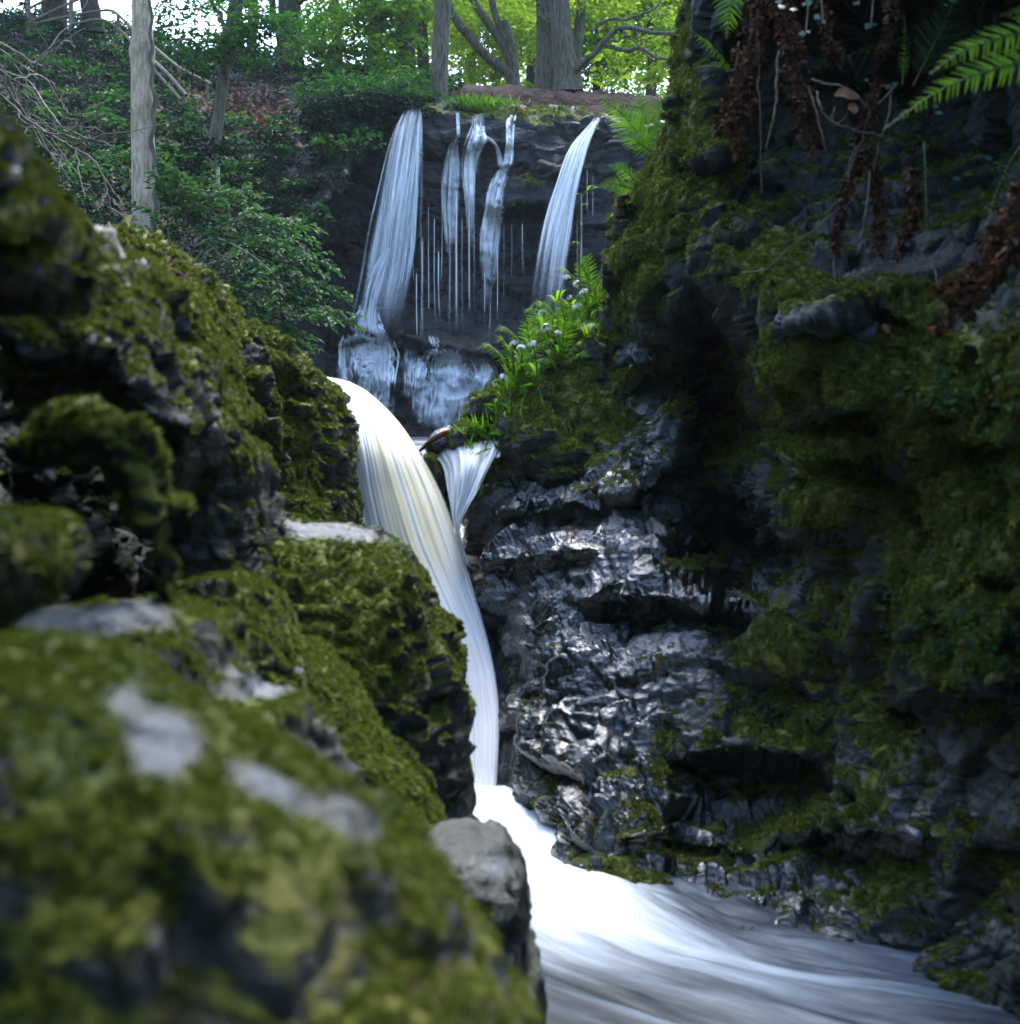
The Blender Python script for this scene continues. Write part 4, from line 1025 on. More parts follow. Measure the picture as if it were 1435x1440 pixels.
def leaf_mesh(name, mat, c, d, n, L, W, rnd):
    v, f = leaf_geo(c, d, n, L, W)
    return mesh(name, v, f, mat, {'rnd': np.repeat(rnd, 4)}, smooth=False)

def sprays(centers, radii, per, size, r, flat=.28, droop=.25, aspect=.55):
    """clouds of leaves in flattened layers round each centre."""
    cs = np.repeat(centers, per, 0); rad = np.repeat(radii, per)
    o = r.normal(size=cs.shape); o /= np.linalg.norm(o, axis=1, keepdims=True); o *= (r.random((len(cs), 1)) ** .5)
    o[:, 2] *= flat
    c = cs + o * rad[:, None]
    c[:, 2] -= droop * rad * (np.hypot(o[:, 0], o[:, 1]) ** 2)
    d = o + r.normal(size=o.shape) * .45; d[:, 2] = d[:, 2] * .4 - .12
    n = np.array([0, 0, 1.0]) + r.normal(size=o.shape) * .45
    L = size * (.6 + .8 * r.random(len(cs))); W = L * aspect * (.8 + .4 * r.random(len(cs)))
    tone = np.repeat(r.random(len(centers)), per)
    rnd = np.clip(.25 * tone + .75 * r.random(len(cs)), 0, 1)
    return c, d, n, L, W, rnd

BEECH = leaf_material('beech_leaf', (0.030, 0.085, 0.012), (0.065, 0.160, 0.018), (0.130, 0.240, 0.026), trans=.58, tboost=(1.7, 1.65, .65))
BEECHY = leaf_material('backlit_beech_leaf', (0.066, 0.140, 0.014), (0.130, 0.235, 0.022), (0.220, 0.320, 0.036), trans=.6, tboost=(2.0, 1.8, .75))  # brighter copy of the beech leaf, backlight painted into its colour
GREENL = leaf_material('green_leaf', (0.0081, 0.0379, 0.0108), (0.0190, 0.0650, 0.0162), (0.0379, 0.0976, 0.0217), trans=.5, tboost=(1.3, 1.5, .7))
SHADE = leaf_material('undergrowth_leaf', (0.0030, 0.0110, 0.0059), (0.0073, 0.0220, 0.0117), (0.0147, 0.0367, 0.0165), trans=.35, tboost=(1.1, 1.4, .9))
LITTER = leaf_material('dead_leaf', (0.045, 0.018, 0.008), (0.11, 0.045, 0.022), (0.24, 0.13, 0.07), trans=.15, rough=.7, spec=.2, tboost=(1.2, 1, .7))
FERN = leaf_material('fern_leaf', (0.0585, 0.1560, 0.0156), (0.1235, 0.2730, 0.0234), (0.1950, 0.3510, 0.0364), trans=.45, tboost=(1.3, 1.4, .5))
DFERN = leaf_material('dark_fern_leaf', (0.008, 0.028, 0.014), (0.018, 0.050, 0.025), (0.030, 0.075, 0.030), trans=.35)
IVY = leaf_material('ivy_leaf', (0.018, 0.070, 0.040), (0.035, 0.110, 0.065), (0.06, 0.15, 0.09), trans=.2, rough=.3, spec=.6)
STEMG = plain_material('green_stem', (0.05, 0.09, 0.015), (0.11, 0.16, 0.03), 20, .6)
DEADF = plain_material('withered_fern', (0.035, 0.014, 0.008), (0.115, 0.050, 0.026), 40, .85, .4, .005)
ROOTM = plain_material('root_bark', (0.06, 0.045, 0.030), (0.20, 0.15, 0.105), 30, .85, .4, .004)
BARKG = bark_material('grey_green_bark', (0.022, 0.022, 0.016), (0.115, 0.105, 0.078), mossy=.3)
BARKP = bark_material('pale_bark', (0.15, 0.115, 0.075), (0.44, 0.36, 0.255), moss=(0.11, 0.12, 0.065), mossy=.5)
BARKD = bark_material('dark_bark', (0.018, 0.016, 0.013), (0.055, 0.048, 0.038), mossy=.35)
TWIG = plain_material('bare_twig', (0.09, 0.075, 0.055), (0.26, 0.22, 0.17), 20, .85)
WOOD = plain_material('old_rail_wood', (0.050, 0.038, 0.028), (0.14, 0.11, 0.085), 6, .85, .4, .01, (1, 1, 6))

# ------------------------------------------------------------------ trees
def tree(label, stems, bark, crown=None, cm=None, branches=(), seed=0, flare=.5, lsize=.12, per=70, flat=.3, group='trees above the waterfall', name='beech_tree', extras=()):
    """stems: list of px paths with radius in px; crown: list of (px, py, depth, radius m)."""
    p0 = stems[0][0]
    base = P(p0[0], p0[1], p0[2])
    root = empty(name, base, label, 'tree', group)
    for k, st in enumerate(stems):
        pa, ra = px_path(st, 40)
        v, f = tube_geo(pa - base, ra, 28, .15, seed + k * 3, flare)
        obj('trunk', mesh('trunk', v, f, bark), root)
    for k, st in enumerate(branches):
        pa, ra = px_path(st, 24)
        pa = pa + np.concatenate([[[0, 0, 0]], np.cumsum(np.random.default_rng(seed + k).normal(size=(23, 3)) * .02, 0)])
        v, f = tube_geo(pa - base, ra, 8, .06, seed + k)
        obj('branch', mesh('branch', v, f, bark), root)
    if crown is not None and len(crown):
        r = np.random.default_rng(seed + 100)
        cs, rs = [], []
        for x, y, d, rad in crown:
            c = P(x, y, d); m = max(3, int(9 * rad))
            o = r.normal(size=(m, 3)); o /= np.linalg.norm(o, axis=1, keepdims=True); o *= r.random((m, 1)) ** .4 * rad; o[:, 2] *= .75
            cs.append(c + o); rs.append(np.full(m, .45 + .35 * r.random()) * min(1, .5 + rad * .3))
        cs = np.concatenate(cs); rs = np.concatenate(rs)
        lv = sprays(cs, rs, per, lsize, r, flat)
        obj('crown', leaf_mesh('crown', cm, lv[0] - base, *lv[1:]), root)
    return root

tg = 'trees above the waterfall'
T_OBJ = {}
# the pale trunk close on the left
root = tree('pale bare trunk before the wooded slope, an ivy stem up its right side', [[(206, 352, 15.5, 19), (204, 300, 15.5, 17), (203, 240, 15.5, 15.5), (201, 170, 15.5, 15.5), (201, 100, 15.5, 15), (201, 72, 15.5, 17.5), (201, 50, 15.5, 13.5), (200, 0, 15.5, 12.5), (198, -120, 15.5, 11), (194, -420, 15.5, 8)]], BARKP,
            crown=[(190, -420, 15.5, 1.5), (120, -330, 15.5, 1.2), (270, -300, 15.5, 1.2)], cm=GREENL, seed=1, flare=.15, lsize=.09, name='ash_tree')
base = np.array(root.location)
pa, ra = px_path([(222, 345, 15.38, 4), (219, 290, 15.38, 4), (220, 250, 15.38, 3.5), (214, 200, 15.38, 3.2), (217, 150, 15.38, 3), (214, 100, 15.38, 3), (213, 60, 15.38, 2.5), (212, 5, 15.38, 2), (209, -60, 15.38, 1.5)], 70)
pa[:, 0] += .015 * np.sin(np.arange(70) * .9)
v, f = tube_geo(pa - base, ra, 8, .08); obj('ivy_stem', mesh('ivy_stem', v, f, BARKG), root)

tree('slim leaning dark tree that forks high up, right of the pale trunk', [[(278, 322, 18, 9), (290, 265, 18, 9), (302, 200, 18, 8.5), (311, 140, 18, 8), (316, 95, 18, 8), (322, 50, 18, 7), (330, 0, 18, 6.5), (338, -120, 18, 5), (345, -300, 18, 3)]], BARKG,
     branches=[[(314, 118, 18, 6), (332, 85, 18, 5), (342, 50, 18, 4), (352, 0, 18, 4), (366, -100, 18, 3)], [(316, 92, 18, 4), (309, 50, 18, 3.5), (300, 0, 18, 3), (290, -80, 18, 2)], [(322, 50, 18, 3), (290, 62, 17.5, 2), (255, 52, 17, 1.5), (232, 60, 16.8, 1)], [(325, 30, 18, 3), (360, 40, 17.8, 2), (400, 60, 17.5, 1.2), (430, 62, 17.4, .8)]],
     crown=[(262, 45, 17.4, .55), (240, 30, 17.2, .4), (300, 20, 17.8, .6), (318, 60, 17.6, .5), (350, 30, 17.6, .6), (385, 45, 17.6, .5), (345, 70, 17.4, .4), (285, -30, 17.8, .8), (380, -30, 17.8, .8), (330, -120, 18, 1.2)], cm=GREENL, seed=2, flare=.3, lsize=.085, per=60, name='sapling_tree')

tree('thick dark beech trunk with a flared foot on the crest of the slope', [[(412, 118, 27, 20), (409, 80, 27, 17), (407, 40, 27, 16), (408, 0, 27, 15.5), (404, -150, 27, 14), (398, -500, 27, 9)]], BARKD, branches=[[(390, 112, 27.2, 6), (389, 70, 27.2, 5.5), (386, 20, 27.2, 5), (380, -80, 27.2, 4)], [(415, 10, 27, 5), (450, -15, 26.5, 4), (500, -20, 26, 2.5)]],
     crown=[(450, 20, 26, .8), (430, -60, 26, 1.5), (375, -60, 27, 1.3), (500, -20, 25.6, 1.0), (460, 60, 25.4, .55), (440, 90, 25.4, .4), (500, 50, 25.2, .7), (520, 90, 24.8, .45), (545, 35, 25.0, .6), (480, 100, 25.2, .4), (555, 100, 24.2, .4)], cm=BEECH, seed=3, flare=.55, lsize=.12, per=75)
tree('dark trunk at the top left behind the fence, the wider of two', [[(74, 45, 27.5, 17), (74, 10, 27.5, 15), (75, -60, 27.5, 14), (78, -400, 27.5, 9)]], BARKD, crown=[(20, -40, 27, .7), (60, -90, 27, 1.2), (5, 30, 27, .4), (120, -70, 27, .8)], cm=SHADE, seed=4, lsize=.13, per=50)
tree('dark trunk at the top left leaning slightly left, right of the wider one', [[(132, 50, 27, 15), (128, 15, 27, 12.5), (124, -40, 27, 12), (115, -400, 27, 8)]], BARKD, crown=[(150, -90, 26.6, 1.0), (100, -110, 26.6, 1.3)], cm=GREENL, seed=5, lsize=.12, per=50)
tree('dark trunk behind the leafy sprays left of the grey trunk at the fall', [[(570, 128, 25.5, 16), (571, 80, 25.5, 13.5), (572, 30, 25.5, 12.5), (573, -60, 25.5, 12), (576, -400, 25.5, 8)]], BARKD, branches=[[(575, 20, 25.5, 4), (600, 5, 25.5, 3), (640, -20, 25.5, 2)]],
     crown=[(520, 20, 24.6, .7), (545, 60, 24.6, .6), (575, -50, 25, 1.2), (560, 10, 24.6, .5), (500, -60, 25, 1.2), (540, 110, 24.0, .35), (600, 45, 26.5, .5)], cm=BEECH, seed=6, lsize=.115, per=75)
tree('distant dark trunk half hidden by leaves, left of the two at the fall', [[(527, 122, 30, 12), (528, 60, 30, 10), (530, 0, 30, 9.5), (532, -100, 30, 9), (534, -300, 30, 6)]], BARKD, crown=[(500, -80, 30, 1.5), (530, -130, 30, 1.6)], cm=BEECH, seed=7, lsize=.12, per=60)
tree('grey green trunk rising at the brink of the upper waterfall', [[(616, 155, 22, 14), (618, 120, 22, 12), (620, 70, 22, 11.5), (623, 10, 22, 11.5), (625, -60, 22, 11), (630, -400, 22, 8)]], BARKG, crown=[(640, -100, 22, 1.2), (600, -160, 22, 1.5)], cm=BEECH, seed=8, flare=.25, lsize=.11, per=60)
tree('many stemmed dark tree fanning out from one base behind the red earth', [[(722, 128, 27, 9), (718, 105, 27, 8), (700, 92, 27, 7), (676, 70, 27, 6.5), (655, 45, 27, 6.5), (640, 25, 27, 6), (610, -30, 27, 5)], [(720, 125, 27, 6), (717, 90, 27, 5.5), (705, 60, 27, 5.5), (685, 30, 27, 5.5), (665, 0, 27, 5), (640, -50, 27, 4)], [(724, 125, 27, 6), (722, 90, 27, 6.5), (712, 60, 27, 6), (697, 20, 27, 5), (690, -10, 27, 5), (680, -60, 27, 4)],
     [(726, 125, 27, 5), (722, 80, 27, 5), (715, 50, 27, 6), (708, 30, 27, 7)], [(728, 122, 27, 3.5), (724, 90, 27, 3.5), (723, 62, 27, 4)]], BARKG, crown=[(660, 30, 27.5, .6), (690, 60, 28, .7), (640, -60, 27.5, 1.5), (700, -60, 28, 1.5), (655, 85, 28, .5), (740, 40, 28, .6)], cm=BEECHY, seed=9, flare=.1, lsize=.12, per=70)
tree('twin grey beech trunks side by side with knots, behind the red earth bank', [[(766, 132, 25.4, 15), (767, 90, 25.4, 13.5), (767, 40, 25.4, 13), (766, -40, 25.4, 12), (762, -400, 25, 9)], [(800, 132, 24.8, 19), (797, 95, 24.8, 16.5), (791, 60, 24.8, 14), (788, 0, 24.8, 13), (790, -60, 24.8, 12), (796, -400, 24.8, 8)], [(811, 130, 25.3, 6), (812, 80, 25.3, 6), (816, 30, 25.3, 7), (820, -20, 25.3, 6), (830, -200, 25.3, 4)]], BARKG,
     branches=[[(804, 108, 24.8, 5), (820, 88, 24.5, 4.5), (845, 63, 24.3, 4), (866, 42, 24.2, 3.5), (895, 36, 24.0, 3), (940, 38, 23.8, 2.5), (990, 20, 23.6, 1.5)], [(845, 63, 24.3, 3.5), (880, 70, 24.2, 3), (910, 64, 24.1, 2.8), (940, 80, 24.0, 2.2), (985, 84, 24, 1.4)], [(832, 44, 24.3, 3), (850, 28, 24.2, 2.6), (885, 22, 24.1, 2.2), (915, 5, 24.0, 1.8), (930, -20, 24.0, 1.5)], [(866, 42, 24.2, 2), (880, 60, 24.0, 1.6), (900, 90, 23.9, 1)], [(895, 36, 24.0, 2), (905, 55, 24.0, 1.4), (912, 72, 24, 1)], [(768, 30, 25, 4), (756, 0, 25, 3), (740, -30, 25, 2)]],
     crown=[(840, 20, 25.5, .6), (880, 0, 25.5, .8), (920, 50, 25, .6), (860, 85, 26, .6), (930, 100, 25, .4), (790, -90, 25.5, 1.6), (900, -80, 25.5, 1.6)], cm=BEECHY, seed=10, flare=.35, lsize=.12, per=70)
# trees farther back, their crowns bright against the sky
fr = np.random.default_rng(5)
BK = [(660, 31, 'sunlit beech far behind the many stemmed tree'), (745, 34, 'sunlit beech far behind, between the many stemmed tree and the twin trunks'), (840, 32, 'sunlit beech far behind, right of the twin trunks'), (915, 30, 'bright low beech beside the mossy pillar'), (960, 36, 'bright beech partly behind the mossy pillar'), (560, 38, 'pale beech far behind the leafy sprays left of the waterfall'), (335, 40, 'pale thin tree far behind the forked sapling'), (470, 36, 'pale beech far behind the thick dark trunk')]
for k, (x, d, lab) in enumerate(BK):
    n = {6: 5, 5: 7, 7: 7}.get(k, 13)
    cr = [(x + fr.normal() * 45, 20 + fr.normal() * 50, d + fr.normal() * 1.2, .6 + .6 * fr.random()) for _ in range(n)] + [(x + fr.normal() * 60, -150 + fr.normal() * 60, d, 1.6)]
    if k in (5, 6, 7): cr = [(a, min(b, 60), c, e * .6) for a, b, c, e in cr]
    st = [[(x, 150, d, 7), (x + 3, 60, d, 6), (x - 4, -40, d, 5), (x + 4, -300, d, 3)]]
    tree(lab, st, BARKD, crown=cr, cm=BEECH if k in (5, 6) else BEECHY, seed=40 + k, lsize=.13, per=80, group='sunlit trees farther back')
tree('straight dark trunk between the forked sapling and the thick beech', [[(352, 112, 28, 8), (354, 60, 28, 7), (356, 0, 28, 6.5), (360, -300, 28, 4)]], BARKD, seed=60, flare=.2, group='trees above the waterfall')
tree('dark trunk close to the left of the grey trunk, almost touching it', [[(596, 132, 27, 9), (595, 70, 27, 8), (592, 0, 27, 7.5), (588, -300, 27, 5)]], BARKD, seed=61, flare=.2, group='trees above the waterfall')
tree('thin dark trunk behind the leafy sprays, right of the thick beech', [[(476, 122, 29, 8), (474, 60, 29, 7), (470, 0, 29, 6.5), (462, -300, 29, 4)]], BARKD, seed=62, flare=.2, group='trees above the waterfall')
# far wood closing the view
w_ = np.random.default_rng(8)
nC = 260
cx_ = w_.uniform(560, 1100, nC); cy_ = w_.uniform(-260, 150, nC) ; cd_ = w_.uniform(40, 62, nC)
lv = sprays(P(cx_, cy_, cd_), w_.uniform(.8, 1.9, nC), 130, .2, w_, .5)
o = obj('far_wood', leaf_mesh('far_wood', BEECHY, *lv)); tag(o, 'bright green mass of beech leaves far behind the upper waterfall', None, None, 'stuff')

# ------------------------------------------------------------------ undergrowth on the slope
def surf_pick(v, f, n, count, r, weight=None):
    f = np.asarray(f); q = v[f]
    ar = np.linalg.norm(np.cross(q[:, 2] - q[:, 0], q[:, 3] - q[:, 1]), axis=1)
    if weight is not None: ar = ar * np.maximum(weight[f].mean(1), 0)
    i = r.choice(len(f), count, p=ar / ar.sum())
    a = r.random((count, 4)); a /= a.sum(1, keepdims=True)
    return (v[f[i]] * a[..., None]).sum(1), n[f[i]].mean(1)

r = np.random.default_rng(31)
hpx, hpy = proj(hv)
wgt = (1 - .85 * np.clip(blob_field(hpx, hpy, [(370, 165, 70, 36, 1), (330, 150, 40, 26, .7), (250, 140, 50, 26, .5), (420, 280, 60, 90, .75), (380, 430, 40, 40, .6)]), 0, 1)) * (.35 + .65 * sstep(-.25, .25, fbm(hv * 1.1, 3)))
pt, nn = surf_pick(hv, hf, hn, 2600, r, wgt)
pt = pt + nn * r.uniform(.02, .35, (len(pt), 1)) + np.array([0, 0, .08])
lv = sprays(pt, r.uniform(.10, .30, len(pt)), 26, .085, r, .35, .4)
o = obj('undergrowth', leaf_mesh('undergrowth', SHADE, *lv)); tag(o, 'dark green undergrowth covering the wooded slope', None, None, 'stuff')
pt, nn = surf_pick(hv, hf, hn, 380, r, wgt * (hpy < 330))
pt = pt + nn * r.uniform(.1, .4, (len(pt), 1)) + np.array([0, 0, .15])
lv = sprays(pt, r.uniform(.15, .35, len(pt)), 30, .10, r, .2, .3)
o = obj('bramble_cover', leaf_mesh('bramble_cover', GREENL, *lv)); tag(o, 'lighter green low shrubs dotted over the wooded slope', None, None, 'stuff')
pt, nn = surf_pick(hv, hf, hn, 9000, r, .06 + np.clip(blob_field(hpx, hpy, [(370, 168, 60, 30, 1), (330, 150, 40, 20, .6), (250, 130, 50, 22, .5), (380, 430, 40, 40, .5)]), 0, 1))
d = r.normal(size=pt.shape); d[:, 2] *= .3
o = obj('leaf_litter', leaf_mesh('leaf_litter', LITTER, pt + nn * .03, d, nn + r.normal(size=pt.shape) * .3, r.uniform(.05, .11, len(pt)), r.uniform(.03, .07, len(pt)), r.random(len(pt)))); tag(o, 'rust brown fallen leaves on the wooded slope', None, None, 'stuff')

# ivy and shrubs hanging over the cliff left of the veil
hc = []
while len(hc) < 330:
    t = r.random(); x = 375 + 215 * t
    ytop = np.interp(x, [380, 440, 520, 600], [160, 140, 132, 142]); yb = np.interp(x, [380, 430, 480, 520, 600], [330, 290, 245, 200, 160])
    y = ytop + (yb - ytop) * r.random() ** 1.5
    if vnoise(np.array([[x * .045, y * .03, 1.5]]))[0] < -.12: continue
    hc.append(P(x, y, float(cliff_d(x, max(y, 200))) - .05 - .22 * r.random() if y > 190 else np.interp(x, [380, 600], [19.4, 20.9]) + .6 * r.random()))
lv = sprays(np.array(hc), r.uniform(.07, .26, len(hc)), 26, .085, r, .7, .7)
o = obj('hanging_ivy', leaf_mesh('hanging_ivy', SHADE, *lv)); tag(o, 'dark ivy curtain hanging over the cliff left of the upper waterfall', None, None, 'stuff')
hc = [P(r.uniform(430, 610), r.uniform(105, 150), 22.2 + r.normal() * .4) for _ in range(90)]
lv = sprays(np.array(hc), r.uniform(.15, .4, len(hc)), 30, .095, r, .4, .3)
o = obj('clifftop_shrubs', leaf_mesh('clifftop_shrubs', GREENL, *lv)); tag(o, 'leafy green shrubs along the clifftop left of the grey trunk', None, None, 'stuff')

# grass on the brink
def grass(name, label, pts, hmin, hmax, r, mat=FERN, lean=.5, wid=.012, kind='stuff'):
    n = len(pts); d = np.array([0, 0, 1.0]) + r.normal(size=(n, 3)) * lean
    L = r.uniform(hmin, hmax, n)
    o = obj(name, leaf_mesh(name, mat, pts, d, r.normal(size=(n, 3)) + np.array([0, -1.0, 0]), L, np.full(n, wid) + L * .02, r.random(n)))
    return tag(o, label, None, None, kind)
gp = np.array([P(r.normal(672, 22), r.uniform(146, 156), 21.2 + r.normal() * .15) for _ in range(700)])
grass('brink_grass', 'tuft of grass on the brink in the middle of the upper waterfall', gp, .06, .22, r)

# ------------------------------------------------------------------ spreading sapling in front of the slope
def layered_sapling(label, base, limbs, leafL, mat, seed, per=3.2, name='hornbeam_sapling'):
    b = P(*base); root = empty(name, b, label, 'shrub')
    rr = np.random.default_rng(seed); C, D, N = [], [], []
    for lim in limbs:
        pa, ra = px_path(lim, 26)
        v, f = tube_geo(pa - b, ra, 6, .05, seed); obj('branch', mesh('branch', v, f, TWIG), root)
        T = np.gradient(pa, axis=0); T /= np.linalg.norm(T, axis=1, keepdims=True)
        up = np.array([0, 0, 1.0]); S = np.cross(T, up); S /= np.linalg.norm(S, axis=1, keepdims=True) + 1e-9
        for k in range(6, 26):
            for sg in (-1, 1):
                if rr.random() < .15: continue
                ln = (.10 + .42 * math.sin(math.pi * min(1, (k - 4) / 24))) * (.7 + .6 * rr.random())
                dr = S[k] * sg * .8 + T[k] * .75 + rr.normal(size=3) * .18; dr[2] -= .10; dr /= np.linalg.norm(dr)
                m = max(3, int(ln / leafL * per))
                for j in range(m):
                    s = (j + .6) / m
                    C.append(pa[k] + dr * ln * s + np.array([0, 0, -.12 * ln * s * s]) + rr.normal(size=3) * .012)
                    side = np.cross(dr, up) * (1 if j % 2 else -1)
                    D.append(dr * .7 + side * .8 + rr.normal(size=3) * .2 - up * .1); N.append(up + rr.normal(size=3) * .28)
    C, D, N = map(np.array, (C, D, N))
    L = leafL * rr.uniform(.65, 1.2, len(C))
    obj('foliage', leaf_mesh('foliage', mat, C - b, D, N, L, L * .55, rr.random(len(C))), root)
    return root
SAPL = leaf_material('sapling_leaf', (0.0110, 0.0413, 0.0166), (0.0275, 0.0743, 0.0275), (0.0606, 0.1211, 0.0413), trans=.4, tboost=(1.2, 1.4, .7))
layered_sapling('spreading sapling with layered green sprays left of the upper waterfall', (255, 400, 15.2), [
    [(250, 420, 15.2, 4), (270, 350, 15.0, 3.5), (310, 318, 14.7, 2.5), (360, 305, 14.4, 1.6), (420, 310, 14.2, .8)],
    [(252, 410, 15.2, 3), (290, 350, 14.8, 2.6), (350, 338, 14.4, 1.8), (400, 345, 14.1, 1.2), (438, 360, 13.9, .6)],
    [(255, 400, 15.2, 3), (300, 372, 14.6, 2.4), (360, 370, 14.2, 1.7), (410, 385, 13.9, 1.1), (448, 398, 13.7, .6)],
    [(258, 410, 15.2, 3), (310, 395, 14.5, 2.2), (370, 402, 14.0, 1.6), (420, 420, 13.7, 1), (470, 438, 13.5, .6)],
    [(250, 400, 15.2, 3), (258, 330, 15.1, 2.4), (270, 290, 15.0, 1.8), (300, 272, 14.8, 1.2), (345, 268, 14.6, .6)],
    [(250, 410, 15.2, 2.5), (240, 350, 15.2, 2), (236, 310, 15.1, 1.5), (250, 275, 15, .9), (262, 250, 14.9, .5)],
    [(270, 350, 15.0, 2), (300, 335, 14.5, 1.5), (340, 350, 13.9, 1.2), (380, 380, 13.6, .9), (400, 410, 13.4, .5)],
    [(280, 380, 14.9, 2), (320, 420, 14.3, 1.5), (350, 445, 14, 1), (395, 455, 13.8, .6)]], .085, SAPL, 71)
layered_sapling('thin leafy branch reaching in low over the dark cliff foot', (330, 460, 15.6), [
    [(320, 470, 15.8, 3), (350, 430, 15.4, 2), (390, 420, 15.1, 1.4), (440, 430, 14.9, .8)], [(320, 470, 15.8, 2), (360, 460, 15.4, 1.4), (400, 470, 15.2, .8)]], .08, SAPL, 72)
layered_sapling('small leafy shrub in the shade left of the slim leaning tree', (240, 300, 17.5), [
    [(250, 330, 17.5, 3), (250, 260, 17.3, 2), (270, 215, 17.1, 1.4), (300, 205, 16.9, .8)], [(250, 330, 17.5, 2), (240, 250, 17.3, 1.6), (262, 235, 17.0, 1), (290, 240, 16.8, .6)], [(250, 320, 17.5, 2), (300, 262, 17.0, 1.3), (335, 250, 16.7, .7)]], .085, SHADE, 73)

# bare twigs at the left edge
root = empty('dead_branch', P(-40, 60, 9.0), 'leafless pale twigs arching in from the left edge', 'branch')
b = np.array(root.location); rr = np.random.default_rng(77)
MAIN = [[(-60, 40), (0, 85), (50, 110), (90, 165), (130, 190), (165, 200)], [(-60, 50), (0, 95), (20, 140), (25, 165), (60, 185), (100, 235), (112, 260)], [(-60, 30), (0, 70), (40, 95), (65, 110), (80, 140), (95, 160)], [(-40, 60), (10, 110), (35, 130), (45, 175), (30, 200)], [(-60, 70), (10, 150), (60, 190), (95, 200), (120, 215), (120, 240)], [(-50, 40), (30, 80), (60, 95), (95, 65), (112, 62)], [(-60, 60), (0, 100), (40, 160), (70, 210), (100, 245)], [(60, 185), (100, 205), (140, 230), (155, 290), (160, 305)]]
for k, m in enumerate(MAIN):
    pts = [(x, y, 9.0 + .1 * rr.normal(), 1.5 * (1 - .8 * i / len(m)) + .45) for i, (x, y) in enumerate(m)]
    pa, ra = px_path(pts, 30); pa += np.cumsum(rr.normal(size=pa.shape) * .006, 0)
    v, f = tube_geo(pa - b, ra, 6); tw = obj('twig', mesh('twig', v, f, TWIG), root)
    for q in range(5):
        i = rr.integers(8, 27); s = pa[i]; dr = (pa[min(i + 2, 29)] - pa[i]); dr /= np.linalg.norm(dr) + 1e-9
        dr = dr + rr.normal(size=3) * .6; L = .12 + .2 * rr.random()
        pp = np.array([s + dr * L * t + rr.normal(size=3) * .008 for t in np.linspace(0, 1, 8)]); pp[0] = s
        v, f = tube_geo(pp - b, np.linspace(.006, .002, 8), 5); obj('side_twig', mesh('side_twig', v, f, TWIG), tw)
pa, ra = px_path([(307, 236, 15.3, 2.6), (308, 262, 15.2, 2.6), (318, 280, 15.1, 2.2), (323, 305, 15, 1.8), (326, 318, 15, 1.2)], 24)
v, f = tube_geo(pa, ra, 6, .1); o = obj('dead_stick', mesh('dead_stick', v, f, TWIG)); tag(o, 'pale crooked dead stick standing among the layered sprays', 'stick')

# ------------------------------------------------------------------ fence and handrail on the crest
def fence(name, label, posts, rails):
    b = P(posts[0][0], posts[0][2], posts[0][3]); root = empty(name, b, label, 'fence')
    for x, y0, y1, d, w in posts:
        pa, ra = px_path([(x, y1, d, w), (x, (y0 + y1) / 2, d, w), (x + .5, y0, d, w)], 8); v, f = tube_geo(pa - b, ra, 8, .05); obj('post', mesh('post', v, f, WOOD), root)
    for pts in rails:
        pa, ra = px_path(pts, 16); v, f = tube_geo(pa - b, ra, 8, .04); obj('rail', mesh('rail', v, f, WOOD), root)
    return root
fence('wooden_fence', 'rustic wooden rail fence between the two trunks on the crest', [(40, -20, 50, 26.4, 3), (48, 18, 50, 26.6, 2.5), (100, -40, 48, 26.4, 3), (92, -20, 46, 26.6, 2.5), (166, 20, 52, 26, 2.5)],
      [[(10, 44, 26.4, 2), (60, 30, 26.4, 2), (110, 20, 26.4, 2), (150, 14, 26.2, 2), (167, 21, 26, 2), (190, 46, 25.5, 2)], [(36, 34, 26.4, 2.2), (75, 15, 26.4, 2.2), (120, -6, 26.4, 2.2)], [(36, 14, 26.4, 2), (80, -8, 26.4, 2), (110, -22, 26.4, 2)], [(100, 34, 26.4, 2), (140, 27, 26.2, 2), (166, 40, 26, 2), (190, 64, 25.5, 2)]])
fence('handrail', 'thin wooden handrail running down the slope behind the pale trunk', [(252, 92, 118, 22.5, 2), (292, 112, 140, 21.5, 2)], [[(186, 44, 24.5, 2), (215, 64, 23.5, 2), (250, 93, 22.5, 2), (298, 118, 21.3, 1.8)], [(215, 84, 23.5, 2.6), (240, 108, 22.6, 2.6), (262, 134, 22, 2.4)], [(186, 62, 24.5, 2), (215, 96, 23.4, 2), (255, 140, 22, 2)]])

# ------------------------------------------------------------------ ferns
def pinna_mesh(name, mat, lobes=6, wid=.22, tone=.5):
    """unit pinna along +X, lobed edges, lightly folded."""
    xs, top = [], []
    for k in range(lobes):
        a = k / lobes; env = (1 - a) ** .7 * (.75 + .25 * math.sin(math.pi * min(1, a * 2 + .3)))
        xs += [a + .02, a + .55 / lobes, a + .95 / lobes]; top += [wid * env * .55, wid * env, wid * env * .5]
    xs.append(1.0); top.append(0.004)
    xs, top = np.array(xs), np.array(top); n = len(xs)
    mid = np.stack([xs, 0 * xs, .0 * xs - .10 * xs ** 2], -1)
    up = np.stack([xs + .03, top * .5, -.10 * xs ** 2 + top * .18], -1); dn = up * np.array([1, -1, 1])
    v = np.concatenate([mid, up, dn]); i = np.arange(n - 1)
    f = np.concatenate([np.stack([i, i + 1, i + 1 + n, i + n], -1), np.stack([i + 1, i, i + 2 * n, i + 1 + 2 * n], -1)])
    return mesh(name, v, f, mat, {'rnd': np.clip(tone + .35 * np.concatenate([xs, xs, xs]) - .1, 0, 1)}, smooth=False)

PIN_B = [pinna_mesh('pinna', FERN, 7, .30, t) for t in (.35, .55, .8)]
PIN_D = [pinna_mesh('pinna', DFERN, 6, .28, t) for t in (.3, .7)]

